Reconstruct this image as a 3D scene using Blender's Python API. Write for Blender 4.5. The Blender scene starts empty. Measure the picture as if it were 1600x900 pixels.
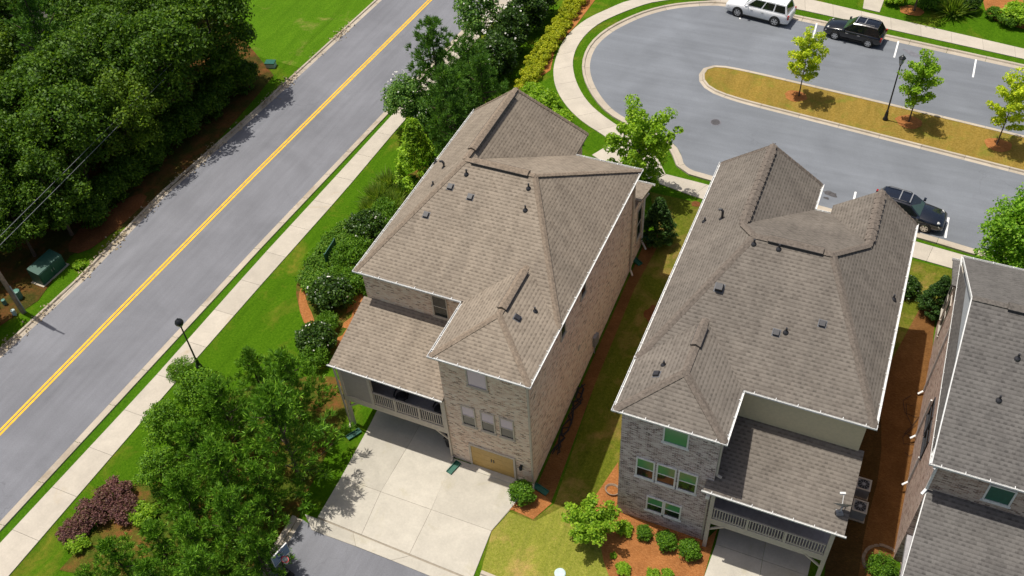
import bpy, bmesh, math, random
import numpy as np
from mathutils import Vector, Matrix
random.seed(7)
SC = bpy.context.scene
COL = SC.collection
PI = math.pi

# ------------------------------------------------------------------ camera
CAMH = 46.0
FPX = 1489.93                                   # focal length in pixels of a 1600 px wide picture
PIT, ROL, YAW = math.radians(45.975), math.radians(-4.128), math.radians(26.2415)
fwd = Vector((-math.sin(YAW)*math.cos(PIT), math.cos(YAW)*math.cos(PIT), -math.sin(PIT)))
rgt = Vector((math.cos(YAW), math.sin(YAW), 0))
upv = rgt.cross(fwd)
cr, sr = math.cos(ROL), math.sin(ROL)
CX = rgt*cr + upv*sr
CY = -rgt*sr + upv*cr
cam = bpy.data.cameras.new('camera')
cam.sensor_width = 36
cam.lens = FPX/1600*36
cam.clip_end = 3000
camo = bpy.data.objects.new('camera', cam)
COL.objects.link(camo)
m = Matrix((CX, CY, -fwd)).transposed().to_4x4()
m.translation = (0, 0, CAMH)
camo.matrix_world = m
SC.camera = camo

# ------------------------------------------------------------------ light
SUN = Vector((-.31, .037, 1)).normalized()      # direction towards the sun
w = bpy.data.worlds.new('World')
SC.world = w
w.use_nodes = True
nt = w.node_tree
sky = nt.nodes.new('ShaderNodeTexSky')
sky.sky_type = 'NISHITA'
sky.sun_disc = False
sky.sun_elevation = math.asin(SUN.z)
sky.sun_rotation = math.atan2(SUN.x, SUN.y)
sky.air_density = .8
sky.dust_density = 4.0
sky.ozone_density = .6
nt.links.new(sky.outputs[0], nt.nodes['Background'].inputs[0])
nt.nodes['Background'].inputs[1].default_value = 0.092
sl = bpy.data.lights.new('sun', 'SUN')
sl.energy = 4.25
sl.angle = math.radians(.53)
sl.color = (1, .95, .87)
so = bpy.data.objects.new('sun', sl)
COL.objects.link(so)
so.rotation_euler = (-SUN).to_track_quat('-Z', 'Y').to_euler()
so.location = (0, 0, 80)
SC.view_settings.view_transform = 'Standard'
SC.view_settings.look = 'None'
SC.view_settings.exposure = 0.0
SC.view_settings.gamma = 1

# ------------------------------------------------------------------ terrain and surveying
def sm(t):
    t = max(0., min(1., t))
    return t*t*(3-2*t)
def hz(x, y):                                    # the plot climbs gently from the garages to the cul-de-sac
    return 1.5*max(0., min(1., (y-26.5)/19.))*sm((x+32)/8.)
def ray(px, py):
    return CX*((px-800)/FPX) - CY*((py-450)/FPX) + fwd
def G(px, py, z=None, dz=0):                     # sight line to the terrain (or to a level z)
    d = ray(px, py)
    zz = 0 if z is None else z
    for _ in range(8 if z is None else 1):
        t = (zz+dz-CAMH)/d.z
        x, y = d.x*t, d.y*t
        if z is None: zz = hz(x, y)
    return Vector((x, y, zz+dz))
def g2(px, py):
    p = G(px, py)
    return (p.x, p.y)

# ------------------------------------------------------------------ materials
def new_mat(name):
    mt = bpy.data.materials.new(name)
    mt.use_nodes = True
    t = mt.node_tree
    return mt, t, t.nodes['Principled BSDF'], t.nodes, t.links
def ramp(n, l, fac, stops):
    r = n.new('ShaderNodeValToRGB')
    e = r.color_ramp.elements
    e[0].position, e[0].color = stops[0][0], (*stops[0][1], 1)
    e[1].position, e[1].color = stops[-1][0], (*stops[-1][1], 1)
    for p, c in stops[1:-1]:
        q = e.new(p); q.color = (*c, 1)
    l.new(fac, r.inputs[0])
    return r.outputs[0]
def noise(n, l, vec, scale, detail=4, rough=.6, dist=0):
    a = n.new('ShaderNodeTexNoise')
    a.inputs['Scale'].default_value = scale
    a.inputs['Detail'].default_value = detail
    a.inputs['Roughness'].default_value = rough
    a.inputs['Distortion'].default_value = dist
    if vec is not None: l.new(vec, a.inputs['Vector'])
    return a.outputs['Fac']
def mixc(n, l, fac, a, b, mode='MIX'):
    x = n.new('ShaderNodeMix'); x.data_type = 'RGBA'; x.blend_type = mode
    if isinstance(fac, float): x.inputs[0].default_value = fac
    else: l.new(fac, x.inputs[0])
    for i, v in ((6, a), (7, b)):
        if isinstance(v, tuple): x.inputs[i].default_value = (*v, 1)
        else: l.new(v, x.inputs[i])
    return x.outputs[2]
def bump(n, l, h, bs, st, dist=.02):
    b = n.new('ShaderNodeBump')
    b.inputs['Strength'].default_value = st
    b.inputs['Distance'].default_value = dist
    l.new(h, b.inputs['Height'])
    l.new(b.outputs[0], bs.inputs['Normal'])
def pos(n):
    return n.new('ShaderNodeNewGeometry').outputs['Position']
def mapping(n, l, v, scale=(1, 1, 1), rot=(0, 0, 0)):
    a = n.new('ShaderNodeMapping')
    a.inputs['Scale'].default_value = scale
    a.inputs['Rotation'].default_value = rot
    l.new(v, a.inputs[0])
    return a.outputs[0]

def plain(name, c, rough=.5, metal=0, var=.12, spec=.5, scale=6):
    mt, t, b, n, l = new_mat(name)
    f = noise(n, l, pos(n), scale, 3)
    l.new(ramp(n, l, f, [(.3, tuple(v*(1-var) for v in c)), (.7, tuple(min(1, v*(1+var)) for v in c))]), b.inputs['Base Color'])
    b.inputs['Roughness'].default_value = rough
    b.inputs['Metallic'].default_value = metal
    b.inputs['Specular IOR Level'].default_value = spec
    return mt
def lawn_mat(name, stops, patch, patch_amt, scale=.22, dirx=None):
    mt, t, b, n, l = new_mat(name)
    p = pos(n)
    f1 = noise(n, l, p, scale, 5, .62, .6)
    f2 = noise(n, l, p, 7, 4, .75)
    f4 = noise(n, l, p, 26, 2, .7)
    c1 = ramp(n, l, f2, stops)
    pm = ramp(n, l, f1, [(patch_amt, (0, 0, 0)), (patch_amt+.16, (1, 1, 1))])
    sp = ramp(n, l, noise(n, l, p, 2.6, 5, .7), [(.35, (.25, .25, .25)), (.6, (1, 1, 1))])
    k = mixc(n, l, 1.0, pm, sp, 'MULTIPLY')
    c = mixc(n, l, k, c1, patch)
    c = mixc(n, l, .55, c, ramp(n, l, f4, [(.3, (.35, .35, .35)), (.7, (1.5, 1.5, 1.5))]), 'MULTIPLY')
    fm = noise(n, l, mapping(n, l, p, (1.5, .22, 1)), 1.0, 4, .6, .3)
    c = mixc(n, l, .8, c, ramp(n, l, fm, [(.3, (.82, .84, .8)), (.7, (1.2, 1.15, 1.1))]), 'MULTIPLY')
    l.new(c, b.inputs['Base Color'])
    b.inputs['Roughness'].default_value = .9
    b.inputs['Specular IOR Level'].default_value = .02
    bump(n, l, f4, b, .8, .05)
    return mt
def asphalt_mat(name, c, st=(1.6, .12, 1)):
    mt, t, b, n, l = new_mat(name)
    p = pos(n)
    f1 = noise(n, l, p, .18, 5, .6, .5)
    f2 = noise(n, l, p, 14, 3, .8)
    f3 = noise(n, l, mapping(n, l, p, st), 1.1, 4, .6)
    a = ramp(n, l, f1, [(.25, tuple(v*.8 for v in c)), (.75, tuple(v*1.16 for v in c))])
    a = mixc(n, l, .5, a, ramp(n, l, f2, [(.3, (.8, .8, .8)), (.7, (1.2, 1.2, 1.2))]), 'MULTIPLY')
    a = mixc(n, l, .8, a, ramp(n, l, f3, [(.3, (.88, .88, .88)), (.7, (1.1, 1.1, 1.1))]), 'MULTIPLY')
    vo = n.new('ShaderNodeTexVoronoi'); vo.feature = 'DISTANCE_TO_EDGE'; vo.inputs['Scale'].default_value = .16
    wv = n.new('ShaderNodeVectorMath'); wv.operation = 'ADD'; l.new(p, wv.inputs[0])
    nz = n.new('ShaderNodeTexNoise'); nz.inputs['Scale'].default_value = .7; nz.inputs['Detail'].default_value = 5; l.new(p, nz.inputs['Vector']); sc_ = n.new('ShaderNodeVectorMath'); sc_.operation = 'SCALE'; sc_.inputs[3].default_value = 2.4; l.new(nz.outputs['Color'], sc_.inputs[0]); l.new(sc_.outputs[0], wv.inputs[1]); l.new(wv.outputs[0], vo.inputs['Vector'])
    ck = mixc(n, l, 1.0, ramp(n, l, vo.outputs['Distance'], [(.0, (1, 1, 1)), (.006, (0, 0, 0))]), ramp(n, l, noise(n, l, p, .12, 3), [(.5, (0, 0, 0)), (.62, (.4, .4, .4))]), 'MULTIPLY')
    a = mixc(n, l, ck, a, tuple(v*.45 for v in c))
    l.new(a, b.inputs['Base Color'])
    b.inputs['Roughness'].default_value = .8
    b.inputs['Specular IOR Level'].default_value = .25
    bump(n, l, f2, b, .25, .01)
    return mt
def concrete_mat(name, c, stain=(.42, .33, .2), amt=.62):
    mt, t, b, n, l = new_mat(name)
    p = pos(n)
    oi = n.new('ShaderNodeObjectInfo').outputs['Random']
    f1 = noise(n, l, p, .7, 6, .65, .4)
    f2 = noise(n, l, p, 9, 4, .75)
    a = ramp(n, l, f1, [(.3, tuple(v*.88 for v in c)), (.7, tuple(v*1.08 for v in c))])
    a = mixc(n, l, ramp(n, l, noise(n, l, p, .45, 5, .6, 1), [(amt, (0, 0, 0)), (amt+.18, (.7, .7, .7))]), a, stain)
    a = mixc(n, l, .45, a, ramp(n, l, f2, [(.3, (.82, .82, .82)), (.7, (1.12, 1.12, 1.12))]), 'MULTIPLY')
    a = mixc(n, l, .8, a, ramp(n, l, oi, [(0, (.9, .9, .89)), (1, (1.06, 1.06, 1.05))]), 'MULTIPLY')
    l.new(a, b.inputs['Base Color'])
    b.inputs['Roughness'].default_value = .85
    b.inputs['Specular IOR Level'].default_value = .2
    bump(n, l, f2, b, .2, .008)
    return mt
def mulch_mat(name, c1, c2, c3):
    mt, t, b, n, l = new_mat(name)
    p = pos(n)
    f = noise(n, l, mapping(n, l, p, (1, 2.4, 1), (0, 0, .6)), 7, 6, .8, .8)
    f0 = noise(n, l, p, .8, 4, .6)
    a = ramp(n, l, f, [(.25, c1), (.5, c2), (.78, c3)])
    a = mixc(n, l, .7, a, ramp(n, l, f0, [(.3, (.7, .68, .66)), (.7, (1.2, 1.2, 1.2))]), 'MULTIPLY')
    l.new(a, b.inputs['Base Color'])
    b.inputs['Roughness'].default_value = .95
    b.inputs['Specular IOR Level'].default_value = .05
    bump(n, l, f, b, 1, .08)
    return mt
def shingle_mat(name, dark, mid, light):
    mt, t, b, n, l = new_mat(name)
    uv = n.new('ShaderNodeTexCoord').outputs['UV']
    p = pos(n)
    def brick(wd, ht, off, mort):
        k = n.new('ShaderNodeTexBrick')
        k.inputs['Scale'].default_value = 1
        k.inputs['Brick Width'].default_value = wd
        k.inputs['Row Height'].default_value = ht
        k.inputs['Mortar Size'].default_value = mort
        k.inputs['Mortar Smooth'].default_value = .1
        k.inputs['Bias'].default_value = 0
        k.offset = off; k.offset_frequency = 2
        k.inputs['Color1'].default_value = (0, 0, 0, 1)
        k.inputs['Color2'].default_value = (1, 1, 1, 1)
        k.inputs['Mortar'].default_value = (.5, .5, .5, 1)
        l.new(uv, k.inputs['Vector'])
        return k
    k1 = brick(.3, .2, .5, .0)
    a = ramp(n, l, k1.outputs['Color'], [(0, mid), (.5, light), (1, dark)])
    def mt_(op, x, y=None):
        q = n.new('ShaderNodeMath'); q.operation = op
        for i_, v_ in ((0, x), (1, y)):
            if v_ is None: continue
            if isinstance(v_, (int, float)): q.inputs[i_].default_value = v_
            else: l.new(v_, q.inputs[i_])
        return q.outputs[0]
    sx = n.new('ShaderNodeSeparateXYZ'); l.new(uv, sx.inputs[0])
    vv = mt_('DIVIDE', sx.outputs['Y'], .2)
    row = mt_('FLOOR', vv)
    class O: pass
    fr = O(); fr.outputs = [mt_('FRACT', vv)]
    wn = n.new('ShaderNodeTexWhiteNoise'); wn.noise_dimensions = '1D'; l.new(row, wn.inputs['W'])
    uu = mt_('ADD', mt_('DIVIDE', sx.outputs['X'], .3), mt_('ADD', mt_('MULTIPLY', row, .5), mt_('MULTIPLY', wn.outputs['Value'], .35)))
    fu = mt_('ABSOLUTE', mt_('SUBTRACT', mt_('FRACT', uu), .5))
    du = ramp(n, l, fu, [(.2, (1, 1, 1)), (.34, (0, 0, 0))])
    dvv = ramp(n, l, fr.outputs[0], [(0, (1, 1, 1)), (.4, (.9, .9, .9)), (.6, (0, 0, 0))])
    w2 = n.new('ShaderNodeTexWhiteNoise'); w2.noise_dimensions = '2D'
    cb_ = n.new('ShaderNodeCombineXYZ'); l.new(mt_('FLOOR', uu), cb_.inputs[0]); l.new(row, cb_.inputs[1]); l.new(cb_.outputs[0], w2.inputs['Vector'])
    dash = mixc(n, l, 1.0, mixc(n, l, 1.0, du, dvv, 'MULTIPLY'), ramp(n, l, w2.outputs['Value'], [(0, (.08, .08, .08)), (.6, (.4, .4, .4)), (1, (.6, .6, .6))]), 'MULTIPLY')
    a = mixc(n, l, dash, a, tuple(v_*.45 for v_ in dark))
    ed = ramp(n, l, fr.outputs[0], [(0, (.68, .67, .66)), (.2, (.8, .79, .78)), (.4, (1, 1, 1))])
    a = mixc(n, l, .6, a, ed, 'MULTIPLY')
    f0 = noise(n, l, p, .35, 5, .6, .6)
    a = mixc(n, l, .8, a, ramp(n, l, f0, [(.3, (.84, .83, .83)), (.72, (1.12, 1.11, 1.1))]), 'MULTIPLY')
    fs = noise(n, l, mapping(n, l, uv, (1.3, .16, 1)), 1.0, 5, .65, .3)
    a = mixc(n, l, .7, a, ramp(n, l, fs, [(.3, (.84, .84, .84)), (.7, (1.14, 1.13, 1.12))]), 'MULTIPLY')
    f9 = noise(n, l, p, 22, 3, .8)
    a = mixc(n, l, .5, a, ramp(n, l, f9, [(.3, (.75, .75, .75)), (.7, (1.22, 1.22, 1.22))]), 'MULTIPLY')
    l.new(a, b.inputs['Base Color'])
    b.inputs['Roughness'].default_value = .92
    b.inputs['Specular IOR Level'].default_value = .12
    inv = n.new('ShaderNodeMath'); inv.operation = 'SUBTRACT'; inv.inputs[0].default_value = 1; l.new(fr.outputs[0], inv.inputs[1])
    bump(n, l, inv.outputs[0], b, .7, .03)
    return mt
def brick_mat(name, c1, c2, c3, mortar, bw=.23, bh=.085):
    mt, t, b, n, l = new_mat(name)
    uv = n.new('ShaderNodeTexCoord').outputs['UV']
    k = n.new('ShaderNodeTexBrick')
    k.inputs['Scale'].default_value = 1
    k.inputs['Brick Width'].default_value = bw
    k.inputs['Row Height'].default_value = bh
    k.inputs['Mortar Size'].default_value = .009
    k.inputs['Mortar Smooth'].default_value = .3
    k.inputs['Color1'].default_value = (0, 0, 0, 1)
    k.inputs['Color2'].default_value = (1, 1, 1, 1)
    k.inputs['Mortar'].default_value = (.5, .5, .5, 1)
    l.new(uv, k.inputs['Vector'])
    a = ramp(n, l, k.outputs['Color'], [(0, tuple(v*.5 for v in c1)), (.07, tuple(v*.6 for v in c1)), (.1, c1), (.5, c2), (1, c3)])
    f0 = noise(n, l, mapping(n, l, uv, (1, 2.4, 1)), 3.2, 5, .8, .2)
    a = mixc(n, l, ramp(n, l, f0, [(.58, (0, 0, 0)), (.7, (.6, .6, .6))]), a, tuple(v*.6 for v in c1))
    f1 = noise(n, l, mapping(n, l, uv, (1, 2.5, 1)), 1.1, 5, .7, .5)
    a = mixc(n, l, ramp(n, l, f1, [(.56, (0, 0, 0)), (.72, (.4, .4, .4))]), a, mortar)
    a = mixc(n, l, k.outputs['Fac'], a, mortar)
    l.new(a, b.inputs['Base Color'])
    b.inputs['Roughness'].default_value = .9
    b.inputs['Specular IOR Level'].default_value = .15
    inv = n.new('ShaderNodeMath'); inv.operation = 'SUBTRACT'; inv.inputs[0].default_value = 1; l.new(k.outputs['Fac'], inv.inputs[1])
    bump(n, l, inv.outputs[0], b, .5, .015)
    return mt
def leaf_mat(name, cols, trans=.35, rough=.55):
    mt, t, b, n, l = new_mat(name)
    rnd = n.new('ShaderNodeNewGeometry').outputs['Random Per Island']
    st = [(i/(len(cols)-1), c) for i, c in enumerate(cols)]
    a = ramp(n, l, rnd, st)
    f = noise(n, l, pos(n), .55, 3, .6)
    a = mixc(n, l, .7, a, ramp(n, l, f, [(.3, (.72, .76, .7)), (.7, (1.25, 1.2, 1.1))]), 'MULTIPLY')
    l.new(a, b.inputs['Base Color'])
    b.inputs['Roughness'].default_value = rough
    b.inputs['Specular IOR Level'].default_value = .25
    tr = n.new('ShaderNodeBsdfTranslucent')
    l.new(mixc(n, l, 1.0, a, (1.5, 1.5, .6), 'MULTIPLY'), tr.inputs[0])
    mx = n.new('ShaderNodeMixShader'); mx.inputs[0].default_value = trans
    l.new(b.outputs[0], mx.inputs[1]); l.new(tr.outputs[0], mx.inputs[2])
    l.new(mx.outputs[0], n['Material Output'].inputs[0])
    return mt
def glass_mat(name, c, rough=.06, spec=.8):
    mt, t, b, n, l = new_mat(name)
    b.inputs['Base Color'].default_value = (*c, 1)
    b.inputs['Roughness'].default_value = rough
    b.inputs['Specular IOR Level'].default_value = spec
    return mt
def paint_mat(name, c, rough=.25, coat=.8, metal=0):
    mt, t, b, n, l = new_mat(name)
    f = noise(n, l, pos(n), 5, 4)
    l.new(ramp(n, l, f, [(.3, tuple(v*.93 for v in c)), (.7, tuple(min(1, v*1.05) for v in c))]), b.inputs['Base Color'])
    b.inputs['Roughness'].default_value = rough
    b.inputs['Metallic'].default_value = metal
    b.inputs['Coat Weight'].default_value = coat
    b.inputs['Coat Roughness'].default_value = .06
    return mt

M = {}
M['lawn'] = lawn_mat('lawn', [(.25, (.03, .085, .003)), (.5, (.06, .145, .005)), (.8, (.105, .2, .01))], (.17, .18, .02), .52, .3)
M['verge'] = lawn_mat('verge_grass', [(.25, (.03, .1, .004)), (.5, (.055, .15, .006)), (.8, (.09, .2, .01))], (.07, .13, .01), .66)
M['dry_lawn'] = lawn_mat('dry_lawn', [(.25, (.15, .185, .02)), (.5, (.24, .255, .04)), (.8, (.34, .32, .075))], (.42, .3, .1), .5, .4)
M['side_lawn'] = lawn_mat('side_lawn', [(.25, (.06, .085, .008)), (.5, (.115, .14, .014)), (.8, (.18, .19, .028))], (.25, .18, .05), .47, .5)
M['island_grass'] = lawn_mat('island_grass', [(.25, (.18, .13, .02)), (.5, (.28, .19, .042)), (.8, (.38, .28, .08))], (.19, .2, .03), .5, .5)
M['field'] = lawn_mat('field_grass', [(.25, (.045, .13, .005)), (.5, (.08, .185, .008)), (.8, (.13, .23, .016))], (.3, .25, .08), .58, .25)
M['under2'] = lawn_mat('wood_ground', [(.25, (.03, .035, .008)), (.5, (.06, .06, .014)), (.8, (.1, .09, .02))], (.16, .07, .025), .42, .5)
M['under'] = lawn_mat('bed_ground', [(.25, (.04, .06, .008)), (.5, (.07, .1, .012)), (.8, (.11, .13, .02))], (.2, .085, .03), .44, .4)
M['asphalt'] = asphalt_mat('road_asphalt', (.188, .192, .21))
M['asphalt2'] = asphalt_mat('court_asphalt', (.178, .192, .212), (.13, 1.3, 1))
M['concrete'] = concrete_mat('walk_concrete', (.5, .45, .375))
M['drive'] = concrete_mat('drive_concrete', (.5, .465, .395), (.4, .36, .24), .57)
M['kerb'] = concrete_mat('kerb_concrete', (.46, .4, .32), (.27, .21, .14), .55)
M['mulch'] = mulch_mat('pine_straw', (.2, .075, .022), (.42, .17, .055), (.6, .3, .12))
M['mulch2'] = mulch_mat('pine_straw_shaded', (.1, .045, .015), (.21, .1, .033), (.35, .18, .068))  # darker copy of the pine straw, house shade put into its colour
M['soil'] = mulch_mat('red_soil', (.09, .035, .014), (.19, .075, .028), (.3, .14, .05))
M['shade_soil'] = mulch_mat('soil_painted_shade', (.04, .03, .012), (.1, .06, .02), (.2, .1, .035))  # dark soil colour that carries painted house shade
M['yellow'] = plain('yellow_paint', (.78, .44, .012), .7, var=.18, scale=3)
M['white_line'] = plain('white_paint', (.8, .8, .78), .7, var=.12)
M['stain'] = plain('oil_stain', (.07, .065, .065), .6, var=.5, scale=5)
M['patch'] = plain('asphalt_patch', (.16, .16, .18), .8, var=.2, scale=5)
M['roof1'] = shingle_mat('shingle_tan', (.245, .206, .162), (.272, .23, .182), (.3, .255, .202))
M['roof2'] = shingle_mat('shingle_taupe', (.165, .146, .125), (.183, .163, .14), (.205, .183, .157))
M['roof3'] = shingle_mat('shingle_grey', (.125, .119, .112), (.142, .135, .127), (.16, .153, .144))
M['cap1'] = plain('ridge_shingle_tan', (.235, .187, .142), .95, var=.3, spec=.1, scale=8)
M['cap2'] = plain('ridge_shingle_taupe', (.16, .135, .113), .95, var=.3, spec=.1, scale=8)
M['cap3'] = plain('ridge_shingle_grey', (.13, .118, .105), .95, var=.3, spec=.1, scale=8)
M['brick1'] = brick_mat('tan_brick', (.6, .38, .26), (.82, .61, .45), (.86, .71, .56), (.8, .69, .57))
M['brick2'] = brick_mat('grey_brick', (.25, .165, .15), (.46, .355, .33), (.64, .55, .52), (.7, .65, .63))
M['brick3'] = brick_mat('red_brown_brick', (.33, .2, .155), (.5, .365, .3), (.62, .49, .41), (.58, .51, .45))
M['white'] = plain('white_trim', (.72, .72, .7), .5, var=.12)
M['trim1'] = plain('taupe_trim', (.55, .475, .375), .6, var=.08)
M['trim2'] = plain('greige_trim', (.47, .425, .365), .6, var=.08)
M['panel1'] = plain('taupe_siding', (.4, .34, .29), .7, var=.06)
M['panel2'] = plain('khaki_siding', (.6, .51, .34), .7, var=.06)
M['siding3'] = plain('white_siding', (.5, .53, .55), .6, var=.06)
M['deck'] = plain('deck_boards', (.34, .33, .34), .8, var=.15)
M['garage'] = plain('garage_tan', (.52, .33, .1), .55, var=.06)
M['dark'] = plain('dark_metal', (.03, .03, .035), .5, var=.2)
M['black'] = plain('black_metal', (.012, .014, .016), .4, var=.2)
M['steel'] = plain('grey_steel', (.32, .33, .34), .45, .4, .1)
M['zinc'] = plain('flashing', (.13, .135, .15), .7, 0, .1)
M['acbeige'] = plain('ac_beige', (.5, .47, .4), .5, var=.08)
M['green'] = plain('green_plastic', (.008, .1, .065), .45, var=.15)
M['cabinet'] = plain('cabinet_green', (.02, .085, .06), .5, var=.15)
M['teal'] = plain('teal_plastic', (.08, .22, .17), .5, var=.12)
M['wood'] = plain('pole_wood', (.27, .2, .14), .9, var=.3, scale=3)
M['bark'] = plain('bark', (.12, .085, .06), .95, var=.35, scale=9)
M['rubber'] = plain('rubber', (.012, .012, .013), .8, var=.2)
M['red'] = plain('red_paint', (.6, .03, .04), .4, var=.1)
M['rope'] = plain('net_white', (.75, .75, .75), .8)
M['bluegrey'] = plain('lid_plastic', (.5, .62, .6), .6, var=.1)
M['stone'] = plain('boulder', (.27, .2, .14), .9, var=.25, scale=4)
M['iron'] = plain('cast_iron', (.09, .085, .09), .7, .2, .3, scale=12)
M['petal'] = plain('white_petals', (.8, .78, .7), .7, var=.08)
M['glass'] = glass_mat('window_glass', (.012, .02, .018))
M['blind_sky'] = glass_mat('blind_sky_lavender', (.5, .42, .48), .12)  # lavender mixes a blind with sky reflection put into the colour
M['lawn_reflect'] = glass_mat('pane_lawn_reflection', (.07, .27, .12), .12)  # green pane colour stands in for the reflected lawn
M['carglass'] = glass_mat('car_glass', (.008, .011, .012), .04)
M['screen'] = glass_mat('windscreen', (.04, .075, .06), .05, 1)
M['lens'] = glass_mat('headlight_lens', (.65, .65, .62), .1)
M['taill'] = glass_mat('taillight_lens', (.35, .01, .01), .15)
M['chrome'] = plain('chrome', (.6, .6, .6), .18, 1, .05)
M['carblack'] = paint_mat('black_car_paint', (.004, .005, .008), .22, .9)
M['carnavy'] = paint_mat('navy_car_paint', (.007, .01, .018), .2, 1)
M['carwhite'] = paint_mat('white_car_paint', (.84, .85, .86), .3, .5)
M['lampglass'] = glass_mat('lamp_glass', (.35, .37, .38), .2)
M['wood_leaf'] = leaf_mat('woods_leaves', [(0.031, 0.072, 0.005), (0.053, 0.125, 0.008), (0.084, 0.178, 0.01), (0.154, 0.264, 0.016)], .3)
M['wood_leaf2'] = leaf_mat('woods_light_leaves', [(0.048, 0.095, 0.006), (0.081, 0.16, 0.01), (0.122, 0.217, 0.013), (0.202, 0.306, 0.02)], .3)
M['pine'] = leaf_mat('pine_needles', [(0.03, 0.09, 0.006), (0.075, 0.19, 0.012), (0.13, 0.3, 0.018), (0.25, 0.45, 0.035)], .18)
M['pine_dark'] = leaf_mat('dark_pine_needles', [(0.044, 0.112, 0.019), (0.07, 0.169, 0.026), (0.109, 0.235, 0.037), (0.169, 0.319, 0.056)], .3)
M['bright'] = leaf_mat('bright_leaves', [(0.122, 0.248, 0.013), (0.21, 0.38, 0.02), (0.297, 0.479, 0.03), (0.438, 0.611, 0.05)], .4)
M['lime'] = leaf_mat('lime_leaves', [(0.268, 0.37, 0.02), (0.411, 0.544, 0.022), (0.576, 0.679, 0.039), (0.74, 0.75, 0.059)], .4)
M['feather'] = leaf_mat('feather_leaves', [(.055, .14, .007), (.09, .21, .01), (.145, .3, .014), (.22, .39, .022)], .3)
M['maple'] = leaf_mat('maple_leaves', [(0.093, 0.228, 0.014), (0.158, 0.35, 0.021), (0.241, 0.455, 0.032), (0.371, 0.595, 0.052)], .4)
M['crepe'] = leaf_mat('crepe_leaves', [(0.052, 0.14, 0.028), (0.089, 0.21, 0.035), (0.148, 0.28, 0.049), (0.223, 0.364, 0.07)], .3)
M['box'] = leaf_mat('boxwood_leaves', [(0.041, 0.117, 0.008), (0.076, 0.182, 0.01), (0.124, 0.26, 0.016), (0.179, 0.338, 0.023)], .3)
M['holly'] = leaf_mat('holly_leaves', [(0.017, 0.046, 0.007), (0.03, 0.072, 0.01), (0.048, 0.104, 0.013), (0.083, 0.156, 0.019)], .2, .35)
M['conifer'] = leaf_mat('conifer_leaves', [(0.017, 0.052, 0.008), (0.03, 0.078, 0.013), (0.048, 0.111, 0.017), (0.083, 0.169, 0.026)], .2)
M['gold'] = leaf_mat('gold_leaves', [(0.2, 0.27, 0.01), (0.34, 0.4, 0.012), (0.47, 0.5, 0.02), (0.58, 0.58, 0.04)], .35)
M['cover'] = leaf_mat('cover_leaves', [(0.052, 0.14, 0.011), (0.089, 0.21, 0.014), (0.134, 0.266, 0.021), (0.193, 0.322, 0.028)], .3)
M['barberry'] = leaf_mat('purple_leaves', [(0.097, 0.04, 0.045), (0.161, 0.068, 0.074), (0.215, 0.101, 0.09), (0.171, 0.124, 0.056)], .25)
M['reed'] = leaf_mat('grass_blades', [(0.096, 0.195, 0.019), (0.152, 0.26, 0.033), (0.22, 0.325, 0.052), (0.303, 0.377, 0.078)], .35)

# ------------------------------------------------------------------ object helpers
def tag(o, label=None, cat=None, group=None, kind=None):
    if label: o['label'] = label
    if cat: o['category'] = cat
    if group: o['group'] = group
    if kind: o['kind'] = kind
    return o
def link(o, parent=None):
    COL.objects.link(o)
    if parent is not None: o.parent = parent
    return o
def thing(name, label, cat, loc=(0, 0, 0), rz=0, group=None):
    o = bpy.data.objects.new(name, None)
    o.empty_display_size = .3
    o.location = loc; o.rotation_euler = (0, 0, rz)
    link(o)
    return tag(o, label, cat, group)
def copy_tree(o, parent=None):
    c = o.copy(); COL.objects.link(c)
    if parent is not None: c.parent = parent
    for ch in list(o.children): copy_tree(ch, c)
    return c
def origin(parent):
    v = Vector((0, 0, 0))
    while parent is not None:
        v += parent.location; parent = parent.parent
    return v

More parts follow.
